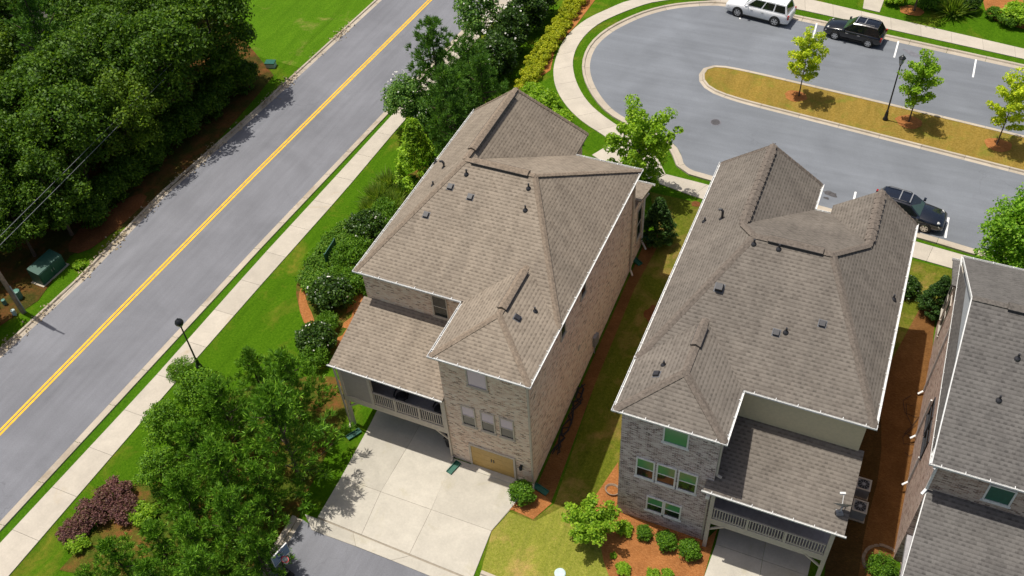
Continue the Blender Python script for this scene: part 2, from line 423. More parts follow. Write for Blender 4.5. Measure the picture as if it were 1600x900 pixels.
class MB:
    def __init__(s): s.v = []; s.f = []; s.uv = []; s.smooth = False
    def add(s, vs, fs, uvs=None):
        b = len(s.v)
        s.v += [tuple(v) for v in vs]
        for i, f in enumerate(fs):
            s.f.append([b+k for k in f])
            s.uv.append(uvs[i] if uvs else None)
        return s
    def box(s, x0, x1, y0, y1, z0, z1, rot=0, about=None):
        vs = [Vector((x, y, z)) for z in (z0, z1) for x, y in ((x0, y0), (x1, y0), (x1, y1), (x0, y1))]
        if rot:
            c = Vector(about or ((x0+x1)/2, (y0+y1)/2, 0)); R = Matrix.Rotation(rot, 3, 'Z')
            vs = [R @ (v-c)+c for v in vs]
        s.add(vs, [(3, 2, 1, 0), (4, 5, 6, 7), (0, 1, 5, 4), (1, 2, 6, 5), (2, 3, 7, 6), (3, 0, 4, 7)])
        return s
    def bar(s, a, b, wd, ht, up=(0, 0, 1)):
        a, b = Vector(a), Vector(b); d = (b-a).normalized(); u = Vector(up)
        if abs(d.dot(u)) > .95: u = Vector((1, 0, 0))
        sd = d.cross(u).normalized()*wd/2; u2 = sd.cross(d).normalized()*ht/2
        vs = [p+i*sd+j*u2 for p in (a, b) for i, j in ((-1, -1), (1, -1), (1, 1), (-1, 1))]
        s.add(vs, [(0, 1, 2, 3), (7, 6, 5, 4), (0, 4, 5, 1), (1, 5, 6, 2), (2, 6, 7, 3), (3, 7, 4, 0)])
        return s
    def tube(s, pts, rad, n=8, cap=True):
        pts = [Vector(p) for p in pts]
        if not hasattr(rad, '__len__'): rad = [rad]*len(pts)
        b = len(s.v); prev = None
        for i, p in enumerate(pts):
            d = (pts[min(i+1, len(pts)-1)]-pts[max(i-1, 0)])
            d = d.normalized() if d.length > 1e-9 else Vector((0, 0, 1))
            if prev is None:
                u = Vector((1, 0, 0)) if abs(d.x) < .9 else Vector((0, 1, 0))
            else: u = prev
            a = (u - d*u.dot(d)).normalized(); prev = a
            c = d.cross(a)
            for k in range(n):
                t = 2*PI*k/n
                s.v.append(tuple(p+rad[i]*(a*math.cos(t)+c*math.sin(t))))
        for i in range(len(pts)-1):
            for k in range(n):
                s.f.append([b+i*n+k, b+i*n+(k+1) % n, b+(i+1)*n+(k+1) % n, b+(i+1)*n+k]); s.uv.append(None)
        if cap:
            s.f.append([b+k for k in range(n)][::-1]); s.uv.append(None)
            s.f.append([b+(len(pts)-1)*n+k for k in range(n)]); s.uv.append(None)
        return s
    def lathe(s, prof, n=16, c=(0, 0, 0)):
        b = len(s.v)
        for r, z in prof:
            for k in range(n):
                t = 2*PI*k/n
                s.v.append((c[0]+r*math.cos(t), c[1]+r*math.sin(t), c[2]+z))
        for i in range(len(prof)-1):
            for k in range(n):
                s.f.append([b+i*n+k, b+i*n+(k+1) % n, b+(i+1)*n+(k+1) % n, b+(i+1)*n+k]); s.uv.append(None)
        s.f.append([b+k for k in range(n)][::-1]); s.uv.append(None)
        s.f.append([b+(len(prof)-1)*n+k for k in range(n)]); s.uv.append(None)
        return s
    def prism(s, poly, z0, z1, topz=None):
        n = len(poly)
        vs = [(x, y, z0) for x, y in poly]+[(x, y, z1 if topz is None else topz(x, y)) for x, y in poly]
        s.add(vs, [tuple(range(n))[::-1], tuple(range(n, 2*n))]+[(i, (i+1) % n, n+(i+1) % n, n+i) for i in range(n)])
        return s
    def mesh(s, name, mat, off=Vector((0, 0, 0)), uvm=None):
        me = bpy.data.meshes.new(name)
        vs = [(v[0]-off.x, v[1]-off.y, v[2]-off.z) for v in s.v]
        me.from_pydata(vs, [], s.f)
        if any(u is not None for u in s.uv) or uvm:
            ul = me.uv_layers.new(name='UVMap')
            for p in me.polygons:
                u = s.uv[p.index] if p.index < len(s.uv) else None
                for j, li in enumerate(p.loop_indices):
                    if u is not None: ul.data[li].uv = u[j]
                    elif uvm:
                        co = me.vertices[me.loops[li].vertex_index].co + off
                        n = p.normal
                        if abs(n.z) > .8: ul.data[li].uv = (co.x, co.y)
                        else: ul.data[li].uv = ((co.y if abs(n.x) > abs(n.y) else co.x), co.z)
        for mm in (mat if isinstance(mat, (list, tuple)) else [mat]): me.materials.append(mm)
        if s.smooth:
            for p in me.polygons: p.use_smooth = True
        me.update()
        return me
    def build(s, name, mat, parent=None, local=False, uvm=None, at=None):
        off = Vector((0, 0, 0)) if local else origin(parent)
        if at is not None: off = off + (Vector(at)-origin(parent) if not local else Vector(at))
        o = bpy.data.objects.new(name, s.mesh(name, mat, off, uvm))
        if at is not None: o.location = Vector(at)-(Vector((0, 0, 0)) if local else origin(parent))
        return link(o, parent)

# ------------------------------------------------------------------ ground sheets
def drape(bm, dz, thick=0):
    def cut(co, no):
        bmesh.ops.bisect_plane(bm, geom=bm.verts[:]+bm.edges[:]+bm.faces[:], plane_co=co, plane_no=no, dist=1e-4)
    ys = [v.co.y for v in bm.verts]; xs = [v.co.x for v in bm.verts]
    for y in (26.5, 31, 36, 41, 45.5):
        if min(ys) < y < max(ys): cut((0, y, 0), (0, 1, 0))
    if max(ys) > 26.5:
        for x in np.arange(-32, -23.9, 1.0):
            if min(xs) < x < max(xs): cut((x, 0, 0), (1, 0, 0))
    for v in bm.verts: v.co.z = hz(v.co.x, v.co.y)+dz
def sheet(name, poly, dz, mat, parent=None, kind='structure', thick=0, label=None, smoothpoly=0):
    pts = [Vector((x, y, 0)) for x, y in poly]
    if smoothpoly:
        for _ in range(smoothpoly):
            q = []
            for i in range(len(pts)):
                a, b = pts[i], pts[(i+1) % len(pts)]
                q += [a*.75+b*.25, a*.25+b*.75]
            pts = q
    bm = bmesh.new()
    vs = [bm.verts.new(p) for p in pts]
    f = bm.faces.new(vs)
    f.normal_update()
    if f.normal.z < 0: bmesh.ops.reverse_faces(bm, faces=[f])
    bmesh.ops.triangulate(bm, faces=bm.faces[:])
    drape(bm, dz)
    if thick:
        ge = bmesh.ops.extrude_face_region(bm, geom=bm.faces[:])
        for e in ge['geom']:
            if isinstance(e, bmesh.types.BMVert): pass
        nv = [e for e in ge['geom'] if isinstance(e, bmesh.types.BMVert)]
        old = [v for v in bm.verts if v not in set(nv)]
        for v in old: v.co.z -= thick
        bmesh.ops.recalc_face_normals(bm, faces=bm.faces[:])
    me = bpy.data.meshes.new(name)
    bm.to_mesh(me); bm.free()
    me.materials.append(mat)
    o = bpy.data.objects.new(name, me)
    link(o, parent)
    if parent is None: tag(o, label, None, None, kind)
    return o
def resample(line, step):
    L = [Vector((p[0], p[1], 0)) for p in line]
    out = [L[0]]; 
    seg = [(L[i+1]-L[i]).length for i in range(len(L)-1)]
    tot = sum(seg); n = max(1, round(tot/step)); ds = tot/n
    acc = 0; i = 0; res = []
    for k in range(n+1):
        t = min(k*ds, tot-1e-6)
        while i < len(seg)-1 and acc+seg[i] < t: acc += seg[i]; i += 1
        res.append(L[i].lerp(L[i+1], (t-acc)/seg[i]))
    return res
def smooth_line(line, it=2):
    L = [Vector((p[0], p[1], 0)) for p in line]
    for _ in range(it):
        q = [L[0]]
        for a, b in zip(L[:-1], L[1:]): q += [a*.75+b*.25, a*.25+b*.75]
        q.append(L[-1]); L = q
    return L
def normals(L):
    out = []
    for i in range(len(L)):
        d = (L[min(i+1, len(L)-1)]-L[max(i-1, 0)]).normalized()
        out.append(Vector((-d.y, d.x, 0)))
    return out
def kerb_run(name, line, side, closed=False, step=1., per=3, wide=.62, high=.13):
    """gutter pan and kerb swept outwards (side = +1 left of the line) from the asphalt edge, in cast lengths"""
    root = bpy.data.objects.new(name, None); link(root); tag(root, kind='structure')
    L = resample(line, step); N = normals(L)
    if closed:
        d = (L[1]-L[-2]).normalized(); nn = Vector((-d.y, d.x, 0)); N[0] = N[-1] = nn
    prof = [(0, -.02), (0, .008), (wide*.62, .03), (wide*.7, high), (wide, high+.005), (wide+.01, -.06)]
    i = 0
    while i < len(L)-1:
        j = min(i+per, len(L)-1)
        mb = MB(); k = len(prof)
        for q in range(i, j+1):
            sh = 0
            if q == i: sh = .012
            if q == j: sh = -.012
            d = (L[min(q+1, len(L)-1)]-L[max(q-1, 0)]).normalized()
            for a, z in prof:
                p = L[q]+N[q]*a*side+d*sh
                mb.v.append((p.x, p.y, hz(p.x, p.y)+z))
        for q in range(j-i):
            for a in range(k-1):
                f = [q*k+a, q*k+a+1, (q+1)*k+a+1, (q+1)*k+a]
                mb.f.append(f if side < 0 else f[::-1]); mb.uv.append(None)
        mb.f.append(list(range(k))); mb.uv.append(None)
        mb.f.append([(j-i)*k+a for a in range(k)][::-1]); mb.uv.append(None)
        mb.build('kerb_section', M['kerb'], root)
        i = j
    return root
def slab_run(name, la, lb, step, dz=.07, gap=.008, mat='concrete'):
    """a walk of cast slabs between two edge lines"""
    root = bpy.data.objects.new(name, None); link(root); tag(root, kind='structure')
    A = [Vector((p[0], p[1], 0)) for p in la]
    n = max(1, round(sum((A[i+1]-A[i]).length for i in range(len(A)-1))/step))
    def even(l, n):
        L = [Vector((p[0], p[1], 0)) for p in l]
        tot = sum((L[i+1]-L[i]).length for i in range(len(L)-1))
        return resample(l, tot/n) 
    m = 3
    A, B = even(la, n*m), even(lb, n*m)
    for i in range(n):
        poly = []
        a = [A[i*m+q] for q in range(m+1)]; b = [B[i*m+q] for q in range(m+1)]
        da = (a[-1]-a[0]).normalized()*gap; 
        a[0] = a[0]+da; b[0] = b[0]+da; a[-1] = a[-1]-da; b[-1] = b[-1]-da
        mb = MB(); k = m+1
        top = [Vector((p.x, p.y, hz(p.x, p.y)+dz)) for p in a+b]
        bot = [p-Vector((0, 0, .12)) for p in top]
        mb.v = [tuple(p) for p in top+bot]
        for q in range(m):
            mb.f += [[q, q+1, k+q+1, k+q], [2*k+q, 3*k+q, 3*k+q+1, 2*k+q+1], [q, 2*k+q, 2*k+q+1, q+1], [k+q, k+q+1, 3*k+q+1, 3*k+q]]
        mb.f += [[0, k, 3*k, 2*k], [m, 2*k+m, 3*k+m, k+m]]
        mb.uv = [None]*len(mb.f)
        me = mb.mesh('slab', M[mat])
        bm = bmesh.new(); bm.from_mesh(me); bmesh.ops.recalc_face_normals(bm, faces=bm.faces[:]); bm.to_mesh(me); bm.free()
        link(bpy.data.objects.new('slab', me), root)
    return root
def px(*pts): return [g2(*p) for p in pts]

bm = bmesh.new()
bmesh.ops.create_grid(bm, x_segments=1, y_segments=1, size=1)
for v in bm.verts: v.co.x = -60+v.co.x*620; v.co.y = 250+v.co.y*500
drape(bm, 0)
me = bpy.data.meshes.new('ground'); bm.to_mesh(me); bm.free(); me.materials.append(M['lawn'])
tag(link(bpy.data.objects.new('ground', me)), kind='structure')

# ---- main road on the left
def extend(L, y0, y1):
    a, b = L[0], L[1]; c, d = L[-2], L[-1]
    p = (a[0]+(b[0]-a[0])*(y0-a[1])/(b[1]-a[1]), y0)
    q = (d[0]+(d[0]-c[0])*(y1-d[1])/(d[1]-c[1]), y1)
    return [p]+L+[q]
road_r = extend(px((0, 815), (200, 600), (400, 385), (597, 178)), -20, 190)
road_l = extend(px((0, 560), (130, 440), (260, 305), (400, 181), (597, 0)), -20, 190)
yel = extend(px((0, 676), (200, 472), (400, 270), (672, 0)), -20, 190)
sheet('main_road', road_l+road_r[::-1], .012, M['asphalt'])
def stripe(name, line, off, wd, dz, mat, parent=None):
    L = resample(line, 2.); N = normals(L)
    a = [(p+n*(off-wd/2)) for p, n in zip(L, N)]; b = [(p+n*(off+wd/2)) for p, n in zip(L, N)]
    mb = MB(); k = len(L)
    mb.v = [(p.x, p.y, hz(p.x, p.y)+dz) for p in a+b]
    mb.f = [[i, i+1, k+i+1, k+i][::-1] for i in range(k-1)]; mb.uv = [None]*(k-1)
    o = mb.build(name, mat, parent)
    if parent is None: tag(o, kind='structure')
    return o
ycen = bpy.data.objects.new('centre_line', None); link(ycen); tag(ycen, kind='structure')
stripe('stripe', yel, .125, .16, .018, M['yellow'], ycen)
stripe('stripe', yel, -.125, .16, .018, M['yellow'], ycen)
kerb_run('kerb', road_r, -1, wide=.55)
kerb_run('kerb', road_l, 1, wide=.55)
walk_l = extend(px((0, 850+52), (133, 700+52), (233, 652), (400, 411.7+42), (503, 300+38), (620, 180+20), (745, 62)), -10, 120) 
def between(lines, ys):
    out = []
    for y in ys:
        for a, b in zip(lines[:-1], lines[1:]):
            if a[1] <= y <= b[1]:
                out.append((a[0]+(b[0]-a[0])*(y-a[1])/(b[1]-a[1]), y)); break
    return out
wl = extend(px((0, 903), (233, 638), (400, 411.7+40), (503, 300+30), (613, 180+20), (745, 58)), -10, 120)
ra = extend(px((0, 850), (233, 600), (400, 411.7), (503, 300), (613, 180), (720, 62)), -10, 120)
rb = extend(px((55, 853), (273, 600), (400, 455), (538, 300), (628, 193), (746, 62)), -10, 120)
ysr = np.arange(4, 86, 3.0)
slab_run('sidewalk', between(ra, ysr), between(rb, ysr), 3.0, .06)
# verge between kerb and walk
rv = between(road_r, np.arange(-18, 110, 4.))
ra2 = between(ra, np.arange(-8, 110, 4.))
L = [Vector((p[0], p[1], 0)) for p in rv]; Nn = normals(L)
verge = [(p+n*-.54) for p, n in zip(L, Nn)]
verge = [(p.x, p.y) for p in verge if p.y >= -8.5]
sheet('verge', verge+ra2[::-1], .045, M['verge'])

# ---- field and wood floor beyond the road
rl = between(road_l, np.arange(-18, 180, 4.))
L = [Vector((p[0], p[1], 0)) for p in rl]; Nn = normals(L)
ol = [(p+n*.55) for p, n in zip(L, Nn)]
fy = G(438, 112).y
fld = [(p.x, p.y) for p in ol if p.y > fy]
sheet('field', fld+[(-200, 176), (-200, fy+8), (-62, fy+2)], .02, M['field'])
wd_in = px((428, 118), (392, 162), (300, 265), (200, 352), (110, 400), (60, 470), (0, 510))
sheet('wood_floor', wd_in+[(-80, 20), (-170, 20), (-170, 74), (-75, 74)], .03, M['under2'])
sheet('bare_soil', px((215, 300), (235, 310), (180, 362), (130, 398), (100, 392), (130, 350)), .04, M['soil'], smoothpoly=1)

# ---- cul-de-sac
court_line = px((1700, 437), (1520, 388), (1433, 362), (1250, 313), (1110, 274), (1070, 263), (1064, 240), (1055, 226), (1033, 211), (1000, 196), (963, 177), (943, 157), (928, 133), (921, 110), (923, 90), (933, 70), (953, 52), (980, 37), (1013, 23), (1053, 13), (1100, 9), (1133, 9), (1247, 32), (1383, 62), (1600, 110), (1800, 155))
cl = [court_line[0]]+[tuple(p.xy) for p in smooth_line(court_line[1:-1], 2)]+[court_line[-1]]
far_r = [(court_line[-1][0]+60, court_line[-1][1]-9), (court_line[0][0]+60, court_line[0][1]-9)]
sheet('cul_de_sac_road', cl+far_r, .012, M['asphalt2'])
kerb_run('kerb', cl, 1, wide=.66)
island_out = px((1800, 327), (1600, 275), (1400, 224), (1200, 173), (1150, 160), (1112, 147), (1094, 134), (1089, 120), (1095, 107), (1112, 101), (1135, 102), (1200, 116), (1400, 163), (1600, 211), (1800, 258))
io = [island_out[0]]+[tuple(p.xy) for p in smooth_line(island_out[1:-1], 2)]+[island_out[-1]]
kerb_run('kerb', io, -1, wide=.5)
L = [Vector((p[0], p[1], 0)) for p in io]; Nn = normals(L)
ins = [(p-n*.5) for p, n in zip(L, Nn)]
sheet('island_turf', [(p.x, p.y) for p in ins], .11, M['island_grass'])
for q in ((1277, 34, 1270, 60), (1404, 64, 1397, 90), (1525, 93, 1520, 121), (1160, 12, 1156, 30)):
    a, b = Vector(g2(q[0], q[1])), Vector(g2(q[2], q[3]))
    stripe('parking_line', [a, b], 0, .13, .018, M['white_line'])
for q in ((1337, 300, 1333, 317), (1482, 340, 1477, 372)):
    stripe('parking_line', [Vector(g2(q[0], q[1])), Vector(g2(q[2], q[3]))], 0, .14, .018, M['white_line'])
def blob(cx, cy, rx, ry, rot=0, n=14, jit=.3):
    c = Vector(g2(cx, cy)); out = []
    for k in range(n):
        t = 2*PI*k/n; r = 1+random.uniform(-jit, jit)
        v = Vector((math.cos(t)*rx*r, math.sin(t)*ry*r)); v.rotate(Matrix.Rotation(rot, 2))
        out.append(tuple(c+v))
    return out
sheet('oil_stain', blob(1297, 303, .55, .3, -.2), .017, M['stain'], smoothpoly=2)
sheet('oil_stain', blob(1291, 310, .22, .12, -.2), .017, M['stain'], smoothpoly=2)
sheet('road_patch', blob(1424, 83, .9, .32, -.6), .017, M['patch'], smoothpoly=2)
# walk round the bulb
out_l = px((1040, -6), (982, 0), (950, 15), (910, 33), (880, 62), (866, 97), (864, 118), (869, 142), (887, 170), (912, 193), (947, 214), (985, 245), (1015, 284))
in_l = px((1070, -3), (1033, 2), (1010, 6), (967, 22), (930, 40), (908, 62), (897, 83), (894, 103), (900, 130), (917, 160), (945, 184), (982, 208), (1025, 242), (1040, 273))
slab_run('sidewalk', smooth_line(out_l, 2), smooth_line(in_l, 2), 2.4, .06)
top_a = px((1040, -6), (1247, 15), (1600, 93), (1800, 138))
top_b = px((1040, -28), (1267, 0), (1600, 77), (1800, 120))
slab_run('sidewalk', top_a, top_b, 2.4, .06)
slab_run('sidewalk', px((1020, 284), (1094, 311), (1427, 403), (1497, 423), (1700, 478)), px((1041, 273), (1100, 288), (1430, 378), (1500, 398), (1700, 452)), 3.1, .06)
slab_run('front_walk', px((925, 243), (960, 222), (975, 232)), px((965, 268), (975, 250), (990, 245)), 2.4, .062)
slab_run('front_walk', px((1348, 14), (1352, -12)), px((1374, 20), (1385, -10)), 2.0, .062)

# ---- driveways and alley
def slab(root, pts, dz=.05, mat='drive', world=False):
    P = [Vector(p) for p in (pts if world else px(*pts))]
    c = sum(P, Vector((0, 0)))/len(P)
    P = [p+(c-p).normalized()*.012 for p in P]
    return sheet('slab', [tuple(p) for p in P], dz, M[mat], root, thick=.1)
drv = bpy.data.objects.new('driveway', None); link(drv); tag(drv, kind='structure')
b_l, b_1, b_2, b_r = [g2(*p) for p in ((596.7, 640), (656.7, 663), (710, 723), (797, 763))]
yb = 30.15
c_l, c_1, c_2, c_r = [g2(*p) for p in ((533, 746.7), (595, 769), (674, 797), (768, 830))]
f_l, f_1, f_2, f_r = [g2(*p) for p in ((496.7, 808), (565, 836), (640, 866), (738, 906))]
xr = -17.47
slab(drv, [c_l, c_1, (b_1[0], yb), (b_l[0]-.4, yb)], world=True)
slab(drv, [c_1, c_2, (xr, 26.5), (xr, yb), (b_1[0]+.02, yb)], world=True)
slab(drv, [c_2, c_r, (-12.6, 26.2), (xr, 26.2)], world=True)
slab(drv, [f_l, f_1, c_1, c_l], world=True)
slab(drv, [f_1, f_2, c_2, c_1], world=True)
slab(drv, [f_2, f_r, c_r, c_2], world=True)
M['joint'] = plain('joint_grey', (.3, .26, .2), .9)
sheet('driveway_base', [tuple(Vector(f_l)), tuple(Vector(f_r)), c_r, (-12.6, 26.0), (xr, 26.0), (xr, yb), (b_l[0]-.35, yb), c_l], .03, M['joint'])
apr = bpy.data.objects.new('driveway_apron', None); link(apr); tag(apr, kind='structure')
a0 = [g2(476.7, 804), g2(496.7, 811), g2(552, 833), g2(640, 869), g2(738, 909)]
a1 = [g2(507-20, 828), g2(512, 838), g2(556, 854), g2(612, 876), g2(700, 912)]
sheet('apron_base', a1+a0[::-1]+[], .022, M['joint'])
sheet('apron_base', [a0[0], a0[1], f_l, f_1, f_2, f_r, a0[4], a0[3], a0[2]], .026, M['joint'])
for i in range(4): slab(apr, [a1[i], a1[i+1], a0[i+1], a0[i]], .045, world=True)
ally = px((482, 806), (507, 835), (673, 900)); 
lastdir = (Vector(ally[2])-Vector(ally[1])).normalized()
aR = Vector(ally[2])+lastdir*45
k0 = Vector(g2(473, 812)); k1 = Vector(g2(420, 897)); kd = (k1-k0).normalized()
kEnd = k0+kd*22
sheet('alley_road', [tuple(k0), ally[1], ally[2], tuple(aR), (aR.x, aR.y-22), tuple(kEnd)], .012, M['asphalt'])
kerb_run('kerb', [tuple(k0), tuple(kEnd)], -1, wide=.62, high=.13)
kerb_run('kerb', [tuple(Vector(g2(745, 908))), tuple(aR)], 1, wide=.6)
drv2 = bpy.data.objects.new('driveway', None); link(drv2); tag(drv2, kind='structure')
q = [g2(1118, 851), g2(1191, 876), g2(1262, 900)]
yb2 = 29.7
lt, md, rt = g2(1121, 826)[0], g2(1193, 845)[0], g2(1267, 872)[0]
slab(drv2, [q[0], q[1], (md, yb2), (lt, yb2)], world=True)
slab(drv2, [q[1], q[2], (rt, yb2), (md, yb2)], world=True)
e0, e1, e2 = g2(1094, 918), g2(1180, 945), g2(1258, 970)
slab(drv2, [e0, e1, q[1], q[0]], world=True)
slab(drv2, [e1, e2, q[2], q[1]], world=True)

# ---- lawns and beds round the houses
sheet('side_lawn', px((748, 905), (768, 830), (800, 797), (833, 812), (866, 787), (930, 600), (992, 450), (1030, 375), (1015, 300), (1096, 318))+[(-7.3, 43.5), (-7.3, 27.5)]+px((927, 782), (940, 860), (960, 905)), .02, M['side_lawn'])
sheet('front_lawn', px((748, 907), (768, 832), (796, 800), (835, 815), (880, 792), (905, 800), (927, 782), (943, 877), (962, 907)), .026, M['dry_lawn'])
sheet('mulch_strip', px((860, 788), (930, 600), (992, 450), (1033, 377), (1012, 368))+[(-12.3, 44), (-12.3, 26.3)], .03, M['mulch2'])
sheet('mulch_bed', px((765, 806), (800, 797), (833, 812), (862, 787), (836, 757), (800, 760)), .034, M['mulch'])
sheet('mulch_bed', px((966, 722), (927, 780), (934, 830), (943, 877), (962, 930), (1094, 930), (1100, 900), (1121, 826))+[(-2.7, 26.5), (-7.5, 26.5)], .034, M['mulch'])
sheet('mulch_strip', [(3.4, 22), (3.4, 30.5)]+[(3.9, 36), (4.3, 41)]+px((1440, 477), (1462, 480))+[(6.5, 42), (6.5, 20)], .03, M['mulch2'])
sheet('side_lawn', px((1420, 405), (1497, 425), (1490, 445), (1462, 480), (1440, 477), (1425, 600))+[(3.9, 34), (3.4, 34), (3.3, 44.2)], .022, M['side_lawn'])
sheet('planting_bed', px((545, 350), (600, 300), (640, 270), (690, 250), (640, 330), (560, 430), (575, 480), (540, 560), (500, 550), (478, 505), (463, 470), (463, 440), (480, 410), (510, 375)), .03, M['under'], smoothpoly=1)
sheet('mulch_edge', px((468, 452), (476, 448), (478, 470), (490, 495), (492, 508), (478, 512), (466, 480)), .034, M['mulch'], smoothpoly=1)
sheet('mulch_bed', px((548, 455), (572, 462), (565, 490), (535, 545), (522, 540), (540, 500)), .034, M['mulch'], smoothpoly=1)
sheet('pine_bed', px((505, 588), (530, 590), (556, 625), (520, 690), (470, 790), (470, 806), (405, 905), (80, 905), (130, 850), (215, 750), (290, 670), (345, 620), (430, 590)), .025, M['under'], smoothpoly=1)
sheet('hedge_bed', px((800, 150), (905, -5), (930, 0), (900, 40), (868, 75), (860, 110), (830, 130)), .026, M['mulch'])
sheet('mulch_bed', px((1535, -12), (1537, 10), (1545, 28), (1575, 40), (1612, 48), (1640, 10), (1600, -20)), .03, M['mulch'], smoothpoly=1)
for c in ((1428, 17, 1.0), (1247, 152, .85), (1424, 192, 1.0), (1562, 228, .95)):
    isl = c[1] > 100
    sheet('mulch_ring', blob(c[0]-4, c[1], c[2], c[2]*.85, 0, 18, .12), .124 if isl else .03, M['mulch'], smoothpoly=1)
sheet('bare_soil', blob(1087, 320, .35, .3), .034, M['soil'], smoothpoly=1)
sheet('bare_soil', blob(1020, 490, .5, .9), .026, M['soil'], smoothpoly=1)
sheet('painted_shade_strip', [(3.3, 24), (3.3, 38), (4.3, 38), (5.0, 34), (4.8, 30), (5.0, 27), (4.8, 24)], .038, M['shade_soil'], smoothpoly=1)  # dark sheet that paints the grey house's shadow onto the ground
# fallen straw and chipped edging along the wood's kerb
# ------------------------------------------------------------------ house kit
def face(mb, pts):
    P = [Vector(p) for p in pts]
    n = Vector((0, 0, 0))
    for i in range(len(P)): n += (P[i]-P[0]).cross(P[(i+1) % len(P)]-P[0])
    n.normalize()
    if n.z < 0: P = P[::-1]; n = -n
    u = Vector((0, 0, 1)).cross(n)
    u = u.normalized() if u.length > 1e-5 else Vector((1, 0, 0))
    v = n.cross(u)
    k = len(P)
    low = [p-Vector((0, 0, .11)) for p in P]
    uv = [(p.dot(u), p.dot(v)) for p in P]
    sides = [(i, i+k, (i+1) % k+k, (i+1) % k) for i in range(k)]
    mb.add(P+low, [tuple(range(k)), tuple(range(k, 2*k))[::-1]]+sides,
           [uv, uv[::-1]]+[[uv[a % k] for a in s_] for s_ in sides])
def slope(parent, pts, mat):
    mb = MB(); face(mb, pts)
    return mb.build('roof_slope', mat, parent)
CAPM = {}
def caps(parent, a, b, mat, wd=.16, step=.3, dip=.36):
    a, b = Vector(a), Vector(b); d = (b-a); n = max(1, int(d.length/step)); d.normalize()
    key = (mat.name, wd, dip)
    if key not in CAPM:
        mb = MB()
        L2 = .17; h = wd*dip
        mb.add([(-L2, -wd, -h+.02), (-L2, 0, .02), (-L2, wd, -h+.02), (L2, -wd, -h+.045), (L2, 0, .045), (L2, wd, -h+.045),
                (L2, -wd, -h), (L2, 0, 0), (L2, wd, -h), (-L2, -wd, -h-.03), (-L2, wd, -h-.03), (-L2, 0, -.03)],
               [(0, 3, 4, 1), (1, 4, 5, 2), (3, 6, 7, 4), (4, 7, 8, 5), (0, 9, 6, 3), (2, 5, 8, 10), (0, 1, 11, 9), (1, 2, 10, 11)])
        CAPM[key] = mb.mesh('ridge_cap', mat)
    sd = Vector((0, 0, 1)).cross(d).normalized(); up = d.cross(sd)
    R = Matrix((d, sd, up)).transposed().to_4x4()
    off = origin(parent)
    for i in range(n):
        o = bpy.data.objects.new('ridge_cap', CAPM[key])
        mm = R.copy(); p = a+d*(i+.5)*((b-a).length/n)+Vector((0, 0, random.uniform(0, .008)))
        mm.translation = p-off
        o.matrix_local = mm
        link(o, parent)
def vent(parent, a, b, mat):
    a, b = Vector(a), Vector(b); d = (b-a).normalized(); sd = Vector((0, 0, 1)).cross(d).normalized()
    mb = MB(); U = Vector((0, 0, 1)); wd, h = .24, .07
    sec = [(-wd, -.1), (-wd, -.02), (0, h+.03), (wd, -.02), (wd, -.1)]
    vs = [p+sd*x+U*(z+.05) for p in (a, b) for x, z in sec]
    mb.add(vs, [(0, 5, 6, 1), (1, 6, 7, 2), (2, 7, 8, 3), (3, 8, 9, 4), (0, 1, 2, 3, 4), (9, 8, 7, 6, 5)])
    o = mb.build('ridge_vent', mat, parent)
    m2 = MB()
    for s_ in (-1, 1):
        m2.bar(a+sd*s_*(wd+.005)+U*-.02, b+sd*s_*(wd+.005)+U*-.02, .03, .09)
    m2.build('vent_slot', M['dark'], o)
def gutter(parent, a, b, out):
    """open trough hung on an eave from a to b; out = outward direction"""
    a, b, o = Vector(a), Vector(b), Vector(out)
    mb = MB(); U = Vector((0, 0, 1))
    mb.bar(a+o*.1+U*-.02, b+o*.1+U*-.02, .022, .08)
    mb.bar(a+o*.05+U*-.08, b+o*.05+U*-.08, .1, .02)
    mb.bar(a+o*.008+U*-.07, b+o*.008+U*-.07, .012, .1)
    d = b-a; n = max(1, int(d.length/.95))
    for i in range(n):
        p = a+d*(i+.5)/n
        mb.bar(p+o*-.04+U*.04, p+o*.12+U*.03, .03, .02)
    return mb.build('gutter', M['white'], parent)
def pipe(parent, pts, mat, s=.09, name='downspout'):
    mb = MB()
    for a, b in zip(pts[:-1], pts[1:]): mb.bar(a, b, s, s)
    return mb.build(name, mat, parent)
def win(parent, ax, c, u0, u1, z0, z1, out, frame, panes, name='window', bars=1, fw=.07, split=None):
    """double hung window on the plane ax = c; u along the wall; out = +-1 outward"""
    def P(u, d, z): return (u, c+out*d, z) if ax == 'y' else (c+out*d, u, z)
    def bx(mb, ua, ub, da, db, za, zb):
        p, q = P(ua, da, za), P(ub, db, zb)
        mb.box(min(p[0], q[0]), max(p[0], q[0]), min(p[1], q[1]), max(p[1], q[1]), za, zb)
    mb = MB()
    bx(mb, u0, u0+fw, .003, .06, z0, z1); bx(mb, u1-fw, u1, .003, .06, z0, z1)
    bx(mb, u0+fw, u1-fw, .003, .06, z1-fw, z1); bx(mb, u0+fw, u1-fw, .003, .075, z0, z0+fw)
    zm = (z0+z1)/2 if split is None else split
    if bars: bx(mb, u0+fw, u1-fw, .003, .05, zm-.025, zm+.025)
    f = mb.build(name, frame, parent)
    up = MB(); bx(up, u0+fw, u1-fw, .004, .028 if bars else .02, (zm+.025) if bars else z0+fw, z1-fw); up.build('pane', panes[0], f)
    if bars:
        lo = MB(); bx(lo, u0+fw, u1-fw, .004, .018, z0+fw, zm-.025); lo.build('pane', panes[1], f)
    sl_ = MB(); bx(sl_, u0-.06, u1+.06, .002, .09, z0-.07, z0-.003); sl_.build('sill', frame, f)
    return f
